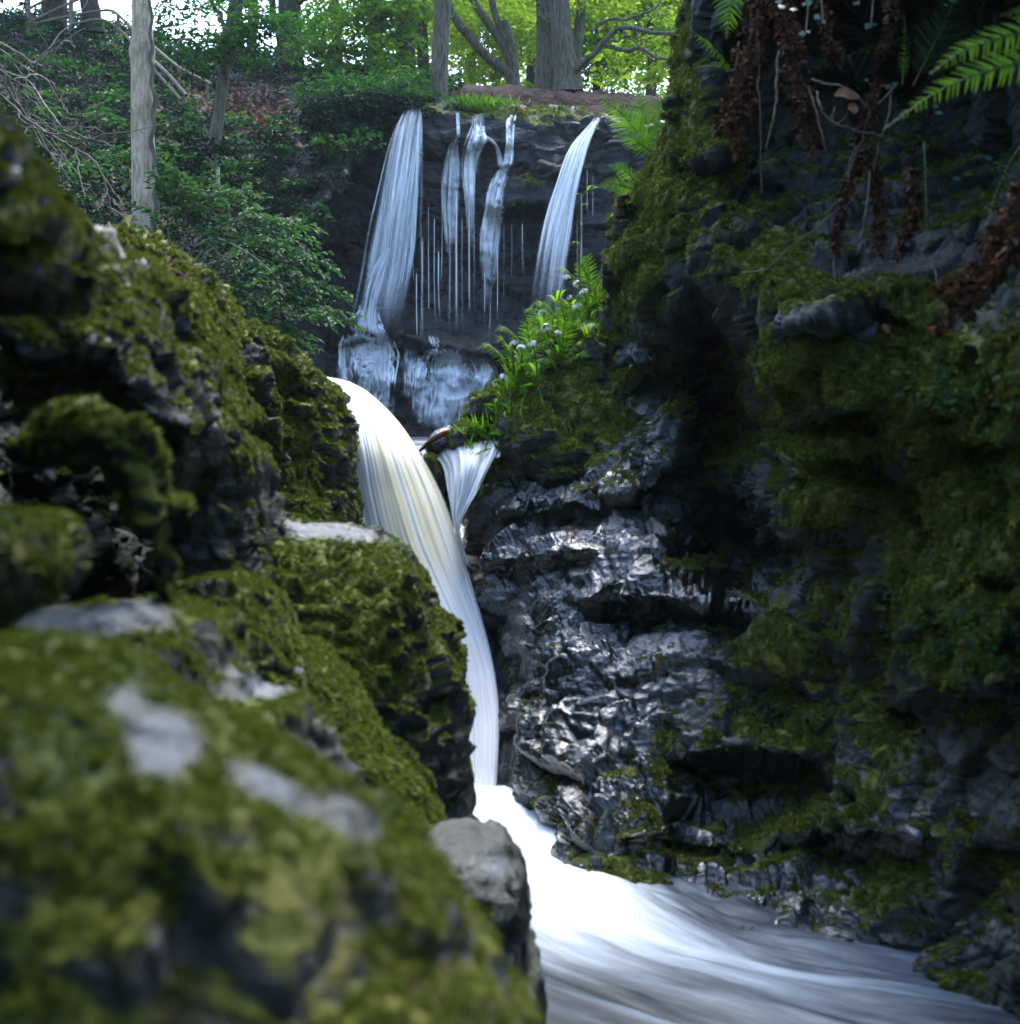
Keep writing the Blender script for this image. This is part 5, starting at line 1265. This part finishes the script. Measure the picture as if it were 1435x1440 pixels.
def frond_frame(pa, up_hint):
    T = np.gradient(pa, axis=0); T /= np.linalg.norm(T, axis=1, keepdims=True)
    S = np.cross(T, np.asarray(up_hint, float)[None]); S /= np.linalg.norm(S, axis=1, keepdims=True) + 1e-9
    return T, S, np.cross(S, T)

def fern(label, fronds, pins, stem=STEMG, seed=0, separate=True, name='fern', group=None, cat='fern'):
    """fronds: (px path base -> tip, pinna length px, pairs, up vector)."""
    q0 = fronds[0][0][0]; b = P(*q0); root = empty(name, b, label, cat, group)
    rr = np.random.default_rng(seed)
    for path, plen, pairs, up in fronds:
        d = path[0][2]
        pa = smooth_path([P(*q) for q in path], 48)
        T, S, N = frond_frame(pa, up)
        v, f = tube_geo(pa - b, np.linspace(.0032, .001, 48) * max(1, d / 6), 5)
        fr = obj('frond', mesh('frond', v, f, stem), root)
        L = plen * d / F; geo = []
        for k in range(pairs):
            t = .12 + .88 * (k + .5) / pairs; i = min(47, int(t * 47))
            prof = (min(1, .45 + 2.2 * (t - .1)) if t < .35 else 1.0) * (1 - ((t - .3) / .72) ** 1.6 if t > .3 else 1)
            ln = L * max(.12, prof) * (.9 + .2 * rr.random())
            for sg in (1, -1):
                dr = S[i] * sg * math.cos(.42 + .3 * t) + T[i] * math.sin(.42 + .3 * t) - N[i] * .12 + rr.normal(size=3) * .06
                dr /= np.linalg.norm(dr); n = N[i] + rr.normal(size=3) * .15; n -= dr * np.dot(n, dr); n /= np.linalg.norm(n); y = np.cross(n, dr)
                M = Matrix(((dr[0], y[0], n[0], 0), (dr[1], y[1], n[1], 0), (dr[2], y[2], n[2], 0), (0, 0, 0, 1)))
                if separate:
                    o = bpy.data.objects.new('pinna', pins[rr.integers(len(pins))]); link(o, fr)
                    o.matrix_basis = Matrix.Translation(Vector(pa[i] - b)) @ M @ Matrix.Scale(ln, 4)
                else:
                    A = np.array([dr, y, n]); vv, nf = PIN_RAW; geo.append((vv * ln @ A + pa[i] - b, nf))
        if geo:
            vv, ff = join_geo(geo)
            o = obj('pinnae', mesh('pinnae', vv, ff, pins[0].materials[0], {'rnd': np.repeat(rr.random(len(geo)), len(PIN_RAW[0]))}, smooth=False), fr); tag(o, kind='stuff')
    return root
_m = PIN_B[0]; PIN_RAW = (np.array([x.co[:] for x in _m.vertices]), np.array([p.vertices[:] for p in _m.polygons]))
UPC = (0, -.55, .85)

fern('large bright green fern reaching in from the right edge of the picture', [
    ([(1560, 86, 3.5), (1480, 84, 3.45), (1400, 96, 3.4), (1320, 128, 3.35), (1245, 180, 3.3)], 36, 30, (0, -1, .30)),
    ([(1560, 20, 3.6), (1480, 36, 3.55), (1410, 52, 3.5), (1350, 74, 3.45), (1308, 104, 3.42)], 33, 28, (0, -1, .35)),
    ([(1560, -20, 3.7), (1500, 0, 3.68), (1450, 14, 3.65), (1405, 22, 3.6)], 26, 18, (0, -1, .35))], PIN_B, seed=1)
fern('light green fern hanging at the top of the mossy pillar', [
    ([(1046, -90, 5.4), (1036, -40, 5.35), (1028, 10, 5.3), (1022, 55, 5.3)], 34, 18, (0, -.9, .3)),
    ([(1040, 110, 5.5), (1020, 86, 5.4), (995, 62, 5.3), (968, 40, 5.25)], 22, 16, (.3, -.8, .5)),
    ([(1040, 110, 5.5), (1018, 94, 5.4), (998, 92, 5.3), (975, 96, 5.25)], 12, 12, (0, -.6, .8))], PIN_B, seed=2)
fern('sunlit yellow green fern leaning off the pillar toward the upper waterfall', [
    ([(925, 218, 6.9), (900, 190, 6.9), (872, 158, 6.9), (836, 132, 6.9)], 33, 20, (0, -1, .15)),
    ([(925, 215, 7.0), (912, 180, 7.05), (902, 145, 7.1), (896, 110, 7.2)], 31, 18, (0, -1, .15)),
    ([(928, 212, 7.0), (932, 175, 7.05), (938, 140, 7.1), (944, 100, 7.15)], 31, 18, (0, -1, .15)),
    ([(925, 218, 6.9), (905, 205, 6.85), (885, 190, 6.85), (866, 190, 6.85)], 20, 14, (0, -1, .15))], PIN_B, seed=3)
fern('small bright fern on the pillar edge below the leaning fern', [
    ([(900, 268, 6.7), (880, 262, 6.65), (862, 258, 6.6), (842, 260, 6.6)], 18, 14, (0, -1, .15)), ([(900, 262, 6.7), (885, 245, 6.65), (872, 235, 6.6), (856, 232, 6.6)], 15, 13, (0, -1, .15))], PIN_B, seed=4)
fern('narrow upright young fern in the dark recess', [([(1270, 118, 4.7), (1272, 90, 4.68), (1273, 55, 4.66), (1273, 18, 4.62)], 11, 16, (0, -1, .1))], PIN_B, seed=5)
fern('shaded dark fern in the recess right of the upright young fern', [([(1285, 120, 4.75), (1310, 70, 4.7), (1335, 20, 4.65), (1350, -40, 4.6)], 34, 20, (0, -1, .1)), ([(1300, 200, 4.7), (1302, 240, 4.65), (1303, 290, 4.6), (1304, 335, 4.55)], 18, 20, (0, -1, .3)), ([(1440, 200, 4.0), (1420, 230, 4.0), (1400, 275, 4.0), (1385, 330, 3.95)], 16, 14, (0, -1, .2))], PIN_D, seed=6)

# small ferns among the flowers of the outcrop
_bpy_o = outcrop; _me = outcrop.data; _ov = np.empty(len(_me.vertices) * 3); _me.vertices.foreach_get('co', _ov); _ov = _ov.reshape(-1, 3) + np.array(outcrop.location)
out_d = depth_lookup(_ov, 630, 940, 380, 720)
fr_ = np.random.default_rng(12)
FSP = [(800, 468, 'feathery bright fern at the top of the outcrop, beside the pillar'), (772, 490, 'feathery fern in the middle of the flower bank'), (748, 505, 'feathery fern at the left of the flower bank'), (845, 452, 'feathery fern against the pillar behind the flowers'), (726, 528, 'small fern low on the left shoulder of the outcrop'), (790, 515, 'bright fern under the thickest flowers'), (832, 420, 'tall thin fern growing highest on the outcrop')]
for k, (x, y, lab) in enumerate(FSP):
    d0 = float(out_d(x, y)) - .02; fl = []
    for j in range(6):
        an = -2.6 + 2.3 * (j + .5) / 6 + fr_.normal() * .15; ln = fr_.uniform(42, 72)
        dx, dy = math.cos(an) * ln, math.sin(an) * ln; dz = fr_.uniform(-.10, .12)
        fl.append(([(x, y, d0), (x + dx * .4, y + dy * .55, d0 + dz * .3 - .03), (x + dx * .75, y + dy * .9, d0 + dz * .7 - .05), (x + dx * 1.05, y + dy * .9 + 6, d0 + dz - .06)], 17, 16, (0, -.6, .8)))
    fern(lab, fl, PIN_B, seed=30 + k, separate=False, group='ferns among the white flowers')

# ------------------------------------------------------------------ white flowers (wild garlic)
def strap_leaf(name, mat, tone):
    n = 9; t = np.linspace(0, 1, n); w = .16 * np.sin(np.pi * (t * .86 + .07)) ** .8; w[-1] = .004
    x = t * .9; z = .55 * t - .75 * t ** 2.2 * .5
    mid = np.stack([x * .75, 0 * t, z], -1); l = mid + np.stack([0 * t, w * .5, w * .22], -1); r_ = mid + np.stack([0 * t, -w * .5, w * .22], -1)
    v = np.concatenate([mid, l, r_]); i = np.arange(n - 1)
    f = np.concatenate([np.stack([i, i + 1, i + 1 + n, i + n], -1), np.stack([i + 1, i, i + 2 * n, i + 1 + 2 * n], -1)])
    return mesh(name, v, f, mat, {'rnd': np.clip(np.tile(t, 3) * .3 + tone, 0, 1)}, smooth=True)
LEAFM = [strap_leaf('leaf', FERN, t) for t in (.25, .5, .7)]
PETAL = plain_material('white_petal', (.72, .75, .70), (.82, .84, .80), 30, .6, .1, .002)
def umbel(seed):
    rr = np.random.default_rng(seed); geo = []
    for _ in range(13):
        c = rr.normal(size=3); c[2] = abs(c[2]) + .1; c /= np.linalg.norm(c); s = np.cross(c, rr.normal(size=3)); s /= np.linalg.norm(s); u = np.cross(c, s); o = c * .7
        for k in range(5):
            a = k * 2 * math.pi / 5; a2 = .42; p1 = s * math.cos(a) + u * math.sin(a)
            pl, pr = s * math.cos(a - a2) + u * math.sin(a - a2), s * math.cos(a + a2) + u * math.sin(a + a2)
            geo.append((np.array([o, o + pl * .26 + c * .12, o + p1 * .46 + c * .14, o + pr * .26 + c * .12]), np.array([[0, 1, 2, 3]])))
    return mesh('flower_head', *join_geo(geo), PETAL, smooth=False)
UMB = [umbel(k) for k in range(3)]
GARLIC = [(733, 492, 'left end of the bank'), (723, 484, 'far left edge of the bank'), (745, 470, 'upper left of the bank'), (758, 452, 'left middle of the bank, high'), (768, 462, 'left middle of the bank'), (764, 442, 'crest left of the middle'),
          (796, 392, 'topmost, beside the pillar'), (812, 400, 'near the top beside the pillar'), (822, 412, 'right of the top, by a broad leaf'), (830, 406, 'far right against the pillar'), (812, 432, 'centre of the bank, a full head'), (822, 445, 'right of centre, a full head'), (806, 448, 'centre, low'), (802, 420, 'upper centre'), (820, 462, 'right, low'), (785, 470, 'middle, low among ferns'), (708, 532, 'low on the left shoulder'), (700, 540, 'lowest on the left shoulder'), (795, 440, 'left of the centre head'), (838, 455, 'right, against the rock'), (775, 478, 'middle of the bank, small'), (750, 486, 'left, among fern leaves')]
gr_ = np.random.default_rng(44)
for k, (x, y, where) in enumerate(GARLIC):
    yb = y + gr_.uniform(28, 52); xb = x + gr_.normal() * 8
    d0 = float(out_d(xb, yb)) - .02 if 640 < xb < 900 else 7.4
    b = P(xb, yb, d0); top = P(x, y, d0 - .16)
    root = empty('wild_garlic', b, 'white flowering wild garlic on the outcrop, ' + where, 'flower', 'white flowers on the mossy outcrop')
    pa = smooth_path([b, b * .5 + top * .5 + np.array([gr_.normal() * .01, -.01, .01]), top], 12)
    v, f = tube_geo(pa - b, np.linspace(.004, .003, 12), 5); obj('stalk', mesh('stalk', v, f, STEMG), root)
    o = obj('flower_head', UMB[k % 3], root); o.matrix_basis = Matrix.Translation(Vector(top - b)) @ Matrix.Rotation(gr_.uniform(0, 6), 4, 'Z') @ Matrix.Rotation(gr_.normal() * .4, 4, 'X') @ Matrix.Scale(gr_.uniform(.022, .033), 4)
    for j in range(gr_.integers(2, 5)):
        o = obj('leaf', LEAFM[gr_.integers(3)], root); o.matrix_basis = Matrix.Rotation(gr_.uniform(0, 6.28), 4, 'Z') @ Matrix.Rotation(-gr_.uniform(.1, .8), 4, 'Y') @ Matrix.Scale(gr_.uniform(.13, .22), 4)
gp = []
for _ in range(1300):
    x = gr_.uniform(655, 862); yy = np.interp(x, [655, 700, 740, 780, 820, 862], [596, 552, 520, 478, 440, 415]) + gr_.exponential(22)
    gp.append(P(x, yy, float(out_d(x, yy)) - .01))
grass('outcrop_grass', 'fine grass and seedlings between the white flowers', np.array(gp), .03, .13, gr_, FERN, .7, .006)

# thin climbing stem left of the pillar
b = P(816, 372, 7.4); root = empty('climbing_stem', b, 'thin green stem with a few leaves standing up left of the pillar', 'plant')
pa = smooth_path([P(816, 400, 7.4), P(814, 360, 7.4), P(818, 320, 7.4), P(817, 285, 7.4), P(826, 268, 7.35), P(850, 262, 7.3)], 40)
v, f = tube_geo(pa - b, np.linspace(.005, .002, 40), 6); obj('stem', mesh('stem', v, f, STEMG), root)
for k, i in enumerate((6, 11, 16, 22, 27, 31, 35)):
    o = obj('leaf', LEAFM[k % 3], root); o.matrix_basis = Matrix.Translation(Vector(pa[i] - b)) @ Matrix.Rotation(k * 2.3, 4, 'Z') @ Matrix.Scale(.06 + .02 * (k % 2), 4)
# rust red stump by the small fern, rotten branch in the stream
pa, ra = px_path([(874, 306, 6.75, 9), (875, 290, 6.75, 8), (877, 276, 6.75, 8), (877, 272, 6.75, 2)], 16)
v, f = tube_geo(pa, ra, 14, .15); o = obj('rotten_stump', mesh('rotten_stump', v, f, EARTH)); tag(o, 'short rust red stump under the small bright fern on the pillar edge', 'stump')
pa, ra = px_path([(590, 634, 7.5, 1.5), (600, 624, 7.45, 2.6), (612, 615, 7.42, 3.2), (624, 609, 7.4, 3), (632, 605, 7.4, 1)], 24)
v, f = tube_geo(pa, ra, 12, .9, 4); o = obj('rotten_branch', mesh('rotten_branch', v, f, plain_material('rusty_wood', (.035, .012, .006), (.20, .06, .022), 40, .8, .6, .01))); tag(o, 'rust orange rotten branch lying on the wet stone in the stream', 'branch')

# ------------------------------------------------------------------ withered ferns and roots hanging in the recess
WITH = leaf_material('withered_leaf', (0.022, 0.011, 0.006), (0.070, 0.036, 0.020), (0.17, 0.100, 0.058), trans=.15, rough=.85, spec=.1, tboost=(1.2, 1, .7))
def withered(label, stems, seed):
    b = P(*stems[0][0][0]); root = empty('withered_fern', b, label, 'dead fern', 'withered ferns hanging in the recess')
    rr = np.random.default_rng(seed)
    for path, wpx in stems:
        pa = smooth_path([P(*q) for q in path], 40); pa = pa + np.cumsum(rr.normal(size=pa.shape) * .002, 0); d = path[0][2]
        v, f = tube_geo(pa - b, np.linspace(.006, .002, 40), 6, .1); fr = obj('dead_frond', mesh('dead_frond', v, f, DEADF), root)
        n = 520; i = rr.integers(2, 40, n); w = wpx * d / F * (.5 + .5 * np.sin(np.pi * (i / 40) ** .7))
        o_ = rr.normal(size=(n, 3)); o_ /= np.linalg.norm(o_, axis=1, keepdims=True)
        c = pa[i] + o_ * (w * rr.random(n) ** .8)[:, None]; dr = o_ * .6 + rr.normal(size=(n, 3)) * .5; dr[:, 2] -= .7
        L = rr.uniform(.012, .034, n)
        q = obj('withered_leaflets', leaf_mesh('withered_leaflets', WITH, c - b, dr, rr.normal(size=(n, 3)), L, L * rr.uniform(.3, .7, n), rr.random(n)), fr); tag(q, kind='stuff')
withered('brown withered fern hanging nearest the pillar in a tangled curtain', [([(1062, -60, 5.2), (1058, 40, 5.15), (1048, 120, 5.1), (1036, 215, 5.1)], 16), ([(1075, -60, 5.2), (1062, 60, 5.15), (1040, 140, 5.1), (1025, 190, 5.15)], 13), ([(1070, -50, 5.2), (1072, 60, 5.1), (1066, 110, 5.1), (1064, 150, 5.1)], 12), ([(1040, 60, 5.3), (1030, 120, 5.2), (1018, 160, 5.2), (1012, 180, 5.2)], 10)], 1)
withered('thick reddish withered fern slanting down right of the tangled curtain', [([(1085, -60, 4.9), (1110, 30, 4.85), (1125, 110, 4.8), (1148, 220, 4.8)], 18), ([(1090, -60, 4.9), (1118, 60, 4.85), (1135, 140, 4.8), (1150, 200, 4.8)], 15), ([(1075, -50, 4.9), (1095, 0, 4.85), (1112, 50, 4.8), (1122, 90, 4.8)], 12)], 2)
withered('two slim withered fronds dangling under the root tangle', [([(1212, 205, 4.7), (1200, 250, 4.68), (1188, 300, 4.65), (1178, 348, 4.6)], 5), ([(1222, 205, 4.7), (1232, 245, 4.68), (1238, 290, 4.65), (1238, 338, 4.6)], 9), ([(1205, 200, 4.7), (1226, 170, 4.7), (1232, 140, 4.72), (1240, 110, 4.75)], 5)], 3)
withered('single withered frond dangling over the rock shelf', [([(1284, 232, 4.5), (1282, 270, 4.48), (1276, 310, 4.45), (1262, 352, 4.4)], 8)], 4)
withered('large withered fern sweeping down at the right edge', [([(1500, 190, 3.5), (1440, 270, 3.5), (1390, 360, 3.5), (1330, 450, 3.55)], 20), ([(1500, 260, 3.5), (1440, 330, 3.5), (1390, 385, 3.5), (1325, 405, 3.55)], 15), ([(1500, 220, 3.45), (1445, 310, 3.45), (1400, 380, 3.45), (1350, 440, 3.5)], 15)], 5)
withered('small withered fern under the top edge above the mossy ledge', [([(1255, -30, 4.8), (1252, 0, 4.75), (1256, 30, 4.7), (1244, 70, 4.7)], 8), ([(1150, -30, 4.9), (1155, 20, 4.85), (1160, 60, 4.8), (1164, 90, 4.8)], 8)], 6)

ROOTS = [([(1097, 60, 5.0), (1094, 110, 4.95), (1090, 160, 4.9), (1080, 215, 4.9)], 2.6, 'pale straight root hanging left of the thick withered fern'),
    ([(1068, 60, 5.1), (1070, 130, 5.05), (1071, 200, 5.05), (1072, 270, 5.05)], 1.3, 'hair thin root hanging straight down beside the curtain'),
    ([(1138, 118, 4.8), (1150, 150, 4.75), (1160, 185, 4.72), (1172, 218, 4.7)], 2.0, 'pale root crossing the tip of the thick withered fern'),
    ([(1140, 112, 4.8), (1165, 118, 4.75), (1190, 125, 4.72), (1215, 140, 4.7), (1240, 170, 4.7)], 1.8, 'root running level out of the fern into the tangle'),
    ([(1150, 130, 4.75), (1152, 150, 4.7), (1165, 168, 4.7), (1190, 178, 4.68), (1210, 184, 4.68)], 1.6, 'curled root at the left of the tangle'),
    ([(1175, 150, 4.72), (1172, 165, 4.7), (1180, 172, 4.7), (1195, 160, 4.7), (1205, 140, 4.7)], 1.4, 'looped root in the middle of the tangle'),
    ([(1260, 118, 4.75), (1240, 140, 4.7), (1222, 165, 4.68), (1210, 205, 4.68), (1190, 250, 4.66)], 1.8, 'root slanting down left from the mossy ledge'),
    ([(1255, 125, 4.75), (1252, 160, 4.7), (1244, 200, 4.68), (1238, 235, 4.66)], 1.7, 'root dropping under the upright young fern'),
    ([(1200, 180, 4.7), (1225, 190, 4.68), (1250, 195, 4.68), (1275, 210, 4.66)], 1.2, 'thin root running right from the tangle'),
    ([(1224, 240, 4.66), (1222, 280, 4.62), (1218, 310, 4.6), (1212, 340, 4.56)], 2.0, 'whitish root dangling between the two slim fronds'),
    ([(1205, 205, 4.7), (1195, 230, 4.68), (1192, 250, 4.66)], 1.3, 'short whitish root left of the slim fronds'),
    ([(1045, 384, 4.9), (1080, 378, 4.8), (1110, 350, 4.75), (1150, 320, 4.72), (1190, 285, 4.7)], 1.5, 'thin dark twig slanting up over the rock shelf'),
    ([(1165, 345, 4.7), (1172, 320, 4.66), (1180, 300, 4.64), (1210, 262, 4.62)], 1.3, 'second twig rising from the rock shelf'),
    ([(1308, 365, 4.3), (1310, 390, 4.25), (1308, 415, 4.2)], 1.4, 'short straw coloured stalk on the rock shelf')]
for k, (p_, w_px, lab) in enumerate(ROOTS):
    pa, ra = px_path([(*q, w_px) for q in p_], 30); pa = pa + np.cumsum(np.random.default_rng(k).normal(size=pa.shape) * .0018, 0)
    ra = ra * np.linspace(1.1, .5, 30); b = pa[0].copy()
    v, f = tube_geo(pa - b, ra, 6, .1, k); o = obj('root', mesh('root', v, f, ROOTM), None, b); tag(o, lab, 'root', 'roots hanging in the recess')

# broad dead leaf caught in the tangle and others fallen on the rocks
def curled_leaf(seed):
    n = 7; rr = np.random.default_rng(seed); xs = np.linspace(0, 1, n); ys = np.linspace(-1, 1, 5)
    gx_, gy_ = np.meshgrid(xs, ys); w = .34 * np.sin(np.pi * np.clip(gx_ * .92 + .04, 0, 1)) ** .7 * (1 + .15 * np.sin(gx_ * 17))
    y = gy_ * w; z = .45 * y ** 2 + .18 * np.sin(gx_ * 5 + seed) * .5 + .05 * np.sin(gy_ * 6 + gx_ * 9)
    return mesh('fallen_leaf', np.stack([gx_ - .5, y, z], -1).reshape(-1, 3), grid_faces(5, n), LITTER, {'rnd': np.clip(.72 + .25 * rr.random((5, n)), 0, 1).ravel()})
CL = [curled_leaf(k) for k in range(3)]
FL = [(1192, 134, 4.66, .085, 'broad tan dead leaf caught in the root tangle'), (1200, 152, 4.64, .05, 'small brown dead leaf under the tan leaf in the tangle'), (1392, 884, None, .045, 'pale orange fallen leaf on the mossy buttress, right'), (1246, 462, None, .035, 'small tan fallen leaf at the right end of the grey ledge'), (1310, 552, None, .02, 'tiny yellow leaf below the green seedlings'),
      (1405, 950, None, .03, 'brown fallen leaf low on the mossy buttress'), (1365, 636, None, .02, 'tiny red leaf in the shade of the buttress'), (865, 505, None, .03, 'brown fallen leaf beside the outcrop ferns'), (1245, 370, None, .03, 'orange fallen leaf on the rock shelf'), (1355, 285, None, .03, 'small pale leaf at the back of the shelf')]
for k, (x, y, d, s_, lab) in enumerate(FL):
    d = d or float(wall_d(x, y)) - .03
    o = obj('fallen_leaf', CL[k % 3]); o.matrix_basis = Matrix.Translation(V(x, y, d)) @ Matrix.Rotation(.9 + .3 * (k % 3), 4, 'X') @ Matrix.Rotation(k * 1.7, 4, 'Z') @ Matrix.Scale(s_, 4); tag(o, lab, 'leaf', 'fallen leaves on the right wall')

# ivy and seedlings
def small_plant(name, label, cat, spots, size, mat, per, rad, seed, group=None):
    rr = np.random.default_rng(seed); b = P(*spots[0]); root = empty(name, b, label, cat, group)
    c = np.array([P(*s) for s in spots]); parts = []
    for q in c:
        parts.append(tube_geo(smooth_path([q + np.array([0, .06, -.03]), q + np.array([0, .01, -.02]), q], 6) - b, np.full(6, .0015), 4))
    v, f = join_geo(parts); o = obj('stems', mesh('stems', v, f, STEMG), root); tag(o, kind='stuff')
    lv = sprays(c, np.full(len(c), rad), per, size, rr, .8, .2, .75); lv[2][:, 1] -= .6
    o = obj('leaves', leaf_mesh('leaves', mat, lv[0] - b, *lv[1:]), root); tag(o, kind='stuff')
    return root
sr = np.random.default_rng(3)
def spots(cx, cy, rx, ry, n, off=.03): return [(x, y, float(wall_d(x, y)) - off) for x, y in zip(cx + sr.normal(size=n) * rx, cy + sr.normal(size=n) * ry)]
small_plant('seedling_patch', 'fresh green seedlings growing on the mossy buttress below the shelf', 'seedlings', spots(1345, 545, 24, 20, 34), .022, GREENL, 9, .035, 1)
small_plant('creeping_plant', 'low dark green creeping plant on the lower right buttress', 'plant', spots(1345, 890, 40, 32, 50), .020, GREENL, 9, .04, 2)
small_plant('creeping_plant', 'thin creeping plant on the right edge of the buttress at mid height', 'plant', spots(1400, 660, 26, 50, 36), .017, GREENL, 7, .04, 3)
small_plant('creeping_plant', 'small green tuft in the shade at the foot of the mossy face', 'plant', spots(1085, 1000, 20, 14, 18), .02, SHADE, 8, .04, 4)
ivy_b = P(1130, 40, 4.9); root = empty('ivy', ivy_b, 'blue green ivy leaves hanging under the top edge of the recess', 'ivy')
IV = []
n = 24
th = np.array([0, 35, 62, 90, 118, 145, 180, 215, 270, 325]) * math.pi / 180; rad = np.array([.55, .42, .75, .5, .75, .42, .55, .5, .25, .5])
v = np.concatenate([[[0, 0, 0]], np.stack([np.cos(th) * rad, np.sin(th) * rad, -.15 * rad ** 2], -1)]); k = np.arange(10)
IVM = mesh('leaf', v, np.stack([np.zeros(10, int), k + 1, (k + 1) % 10 + 1], -1), IVY, {'rnd': np.linspace(.2, .9, 11)}, smooth=False)
for x, y in [(1095, 3), (1100, 8), (1132, 6), (1138, 2), (1128, 46), (1138, 44), (1150, 24), (1160, 30), (1205, 4), (1230, 34), (1222, 37), (1330, 6), (1340, 0), (1260, 118), (1250, 122), (1220, 112), (1317, 150), (1322, 158), (1390, 222), (1402, 228), (1345, 250), (1118, 12)]:
    d = 4.62 if x < 1300 else 4.2
    o = obj('leaf', IVM, root); o.matrix_basis = Matrix.Translation(V(x, y, d) - Vector(ivy_b)) @ Matrix.Rotation(sr.uniform(.5, 1.3), 4, 'X') @ Matrix.Rotation(sr.uniform(0, 6), 4, 'Z') @ Matrix.Scale(sr.uniform(.014, .026), 4)
parts = [tube_geo(smooth_path([P(x0, -60, 4.75), P(x0 + 4, -20, 4.7), P(x1, y1, 4.63)], 12) - ivy_b, np.full(12, .0025), 5) for x0, x1, y1 in [(1100, 1098, 6), (1135, 1134, 44), (1150, 1158, 30), (1205, 1208, 6), (1225, 1226, 36)]]
for v, f in parts: obj('vine', mesh('vine', v, f, ROOTM), root)

# ------------------------------------------------------------------ thin bluish haze added to lift the black shadows
def haze(density):
    m = bpy.data.materials.new('shadow_lift_haze'); m.use_nodes = True; t = m.node_tree; t.nodes.clear()
    out = t.nodes.new('ShaderNodeOutputMaterial'); pv = t.nodes.new('ShaderNodeVolumePrincipled')
    pv.inputs['Color'].default_value = (.80, .90, 1.0, 1); pv.inputs['Density'].default_value = density
    t.links.new(pv.outputs[0], out.inputs['Volume'])
    x0, x1, y0, y1, z0, z1 = -430, 430, -330, 430, -4.5, 40
    v = np.array([(x, y, z) for x in (x0, x1) for y in (y0, y1) for z in (z0, z1)])
    f = np.array([(0, 1, 3, 2), (4, 6, 7, 5), (0, 4, 5, 1), (2, 3, 7, 6), (0, 2, 6, 4), (1, 5, 7, 3)])
    tag(obj('haze', mesh('haze', v, f, m, smooth=False)), kind='stuff')
haze(.0006)

# ------------------------------------------------------------------ unseen leaf masses added beside, above and behind the viewer to block sky light
cr = np.random.default_rng(91)
cc, ra_ = [], []
for _ in range(460):
    k = cr.random()
    if k < .10:   p = (cr.uniform(4.0, 11), cr.uniform(-7, 12), cr.uniform(6, 11)); q = cr.uniform(.8, 1.6)
    elif k < .38: p = (cr.uniform(-3.4, -.55), cr.uniform(-1.2, 2.6), cr.uniform(2.9, 4.4)); q = cr.uniform(.3, .55)
    elif k < .50: p = (cr.uniform(-11, -4.5), cr.uniform(-7, 6), cr.uniform(5.5, 9)); q = cr.uniform(.8, 1.6)
    else:         p = (cr.uniform(-8, 6), cr.uniform(-12, -2.8), cr.uniform(-.3, 9)); q = cr.uniform(.8, 1.6)
    cc.append(p); ra_.append(q)
lv = sprays(np.array(cc), np.array(ra_), 44, .30, cr, .5)
o = obj('added_shade_leaves', leaf_mesh('added_shade_leaves', GREENL, *lv)); tag(o, 'unseen leaf masses added around the viewer to shade the gorge', None, None, 'stuff')
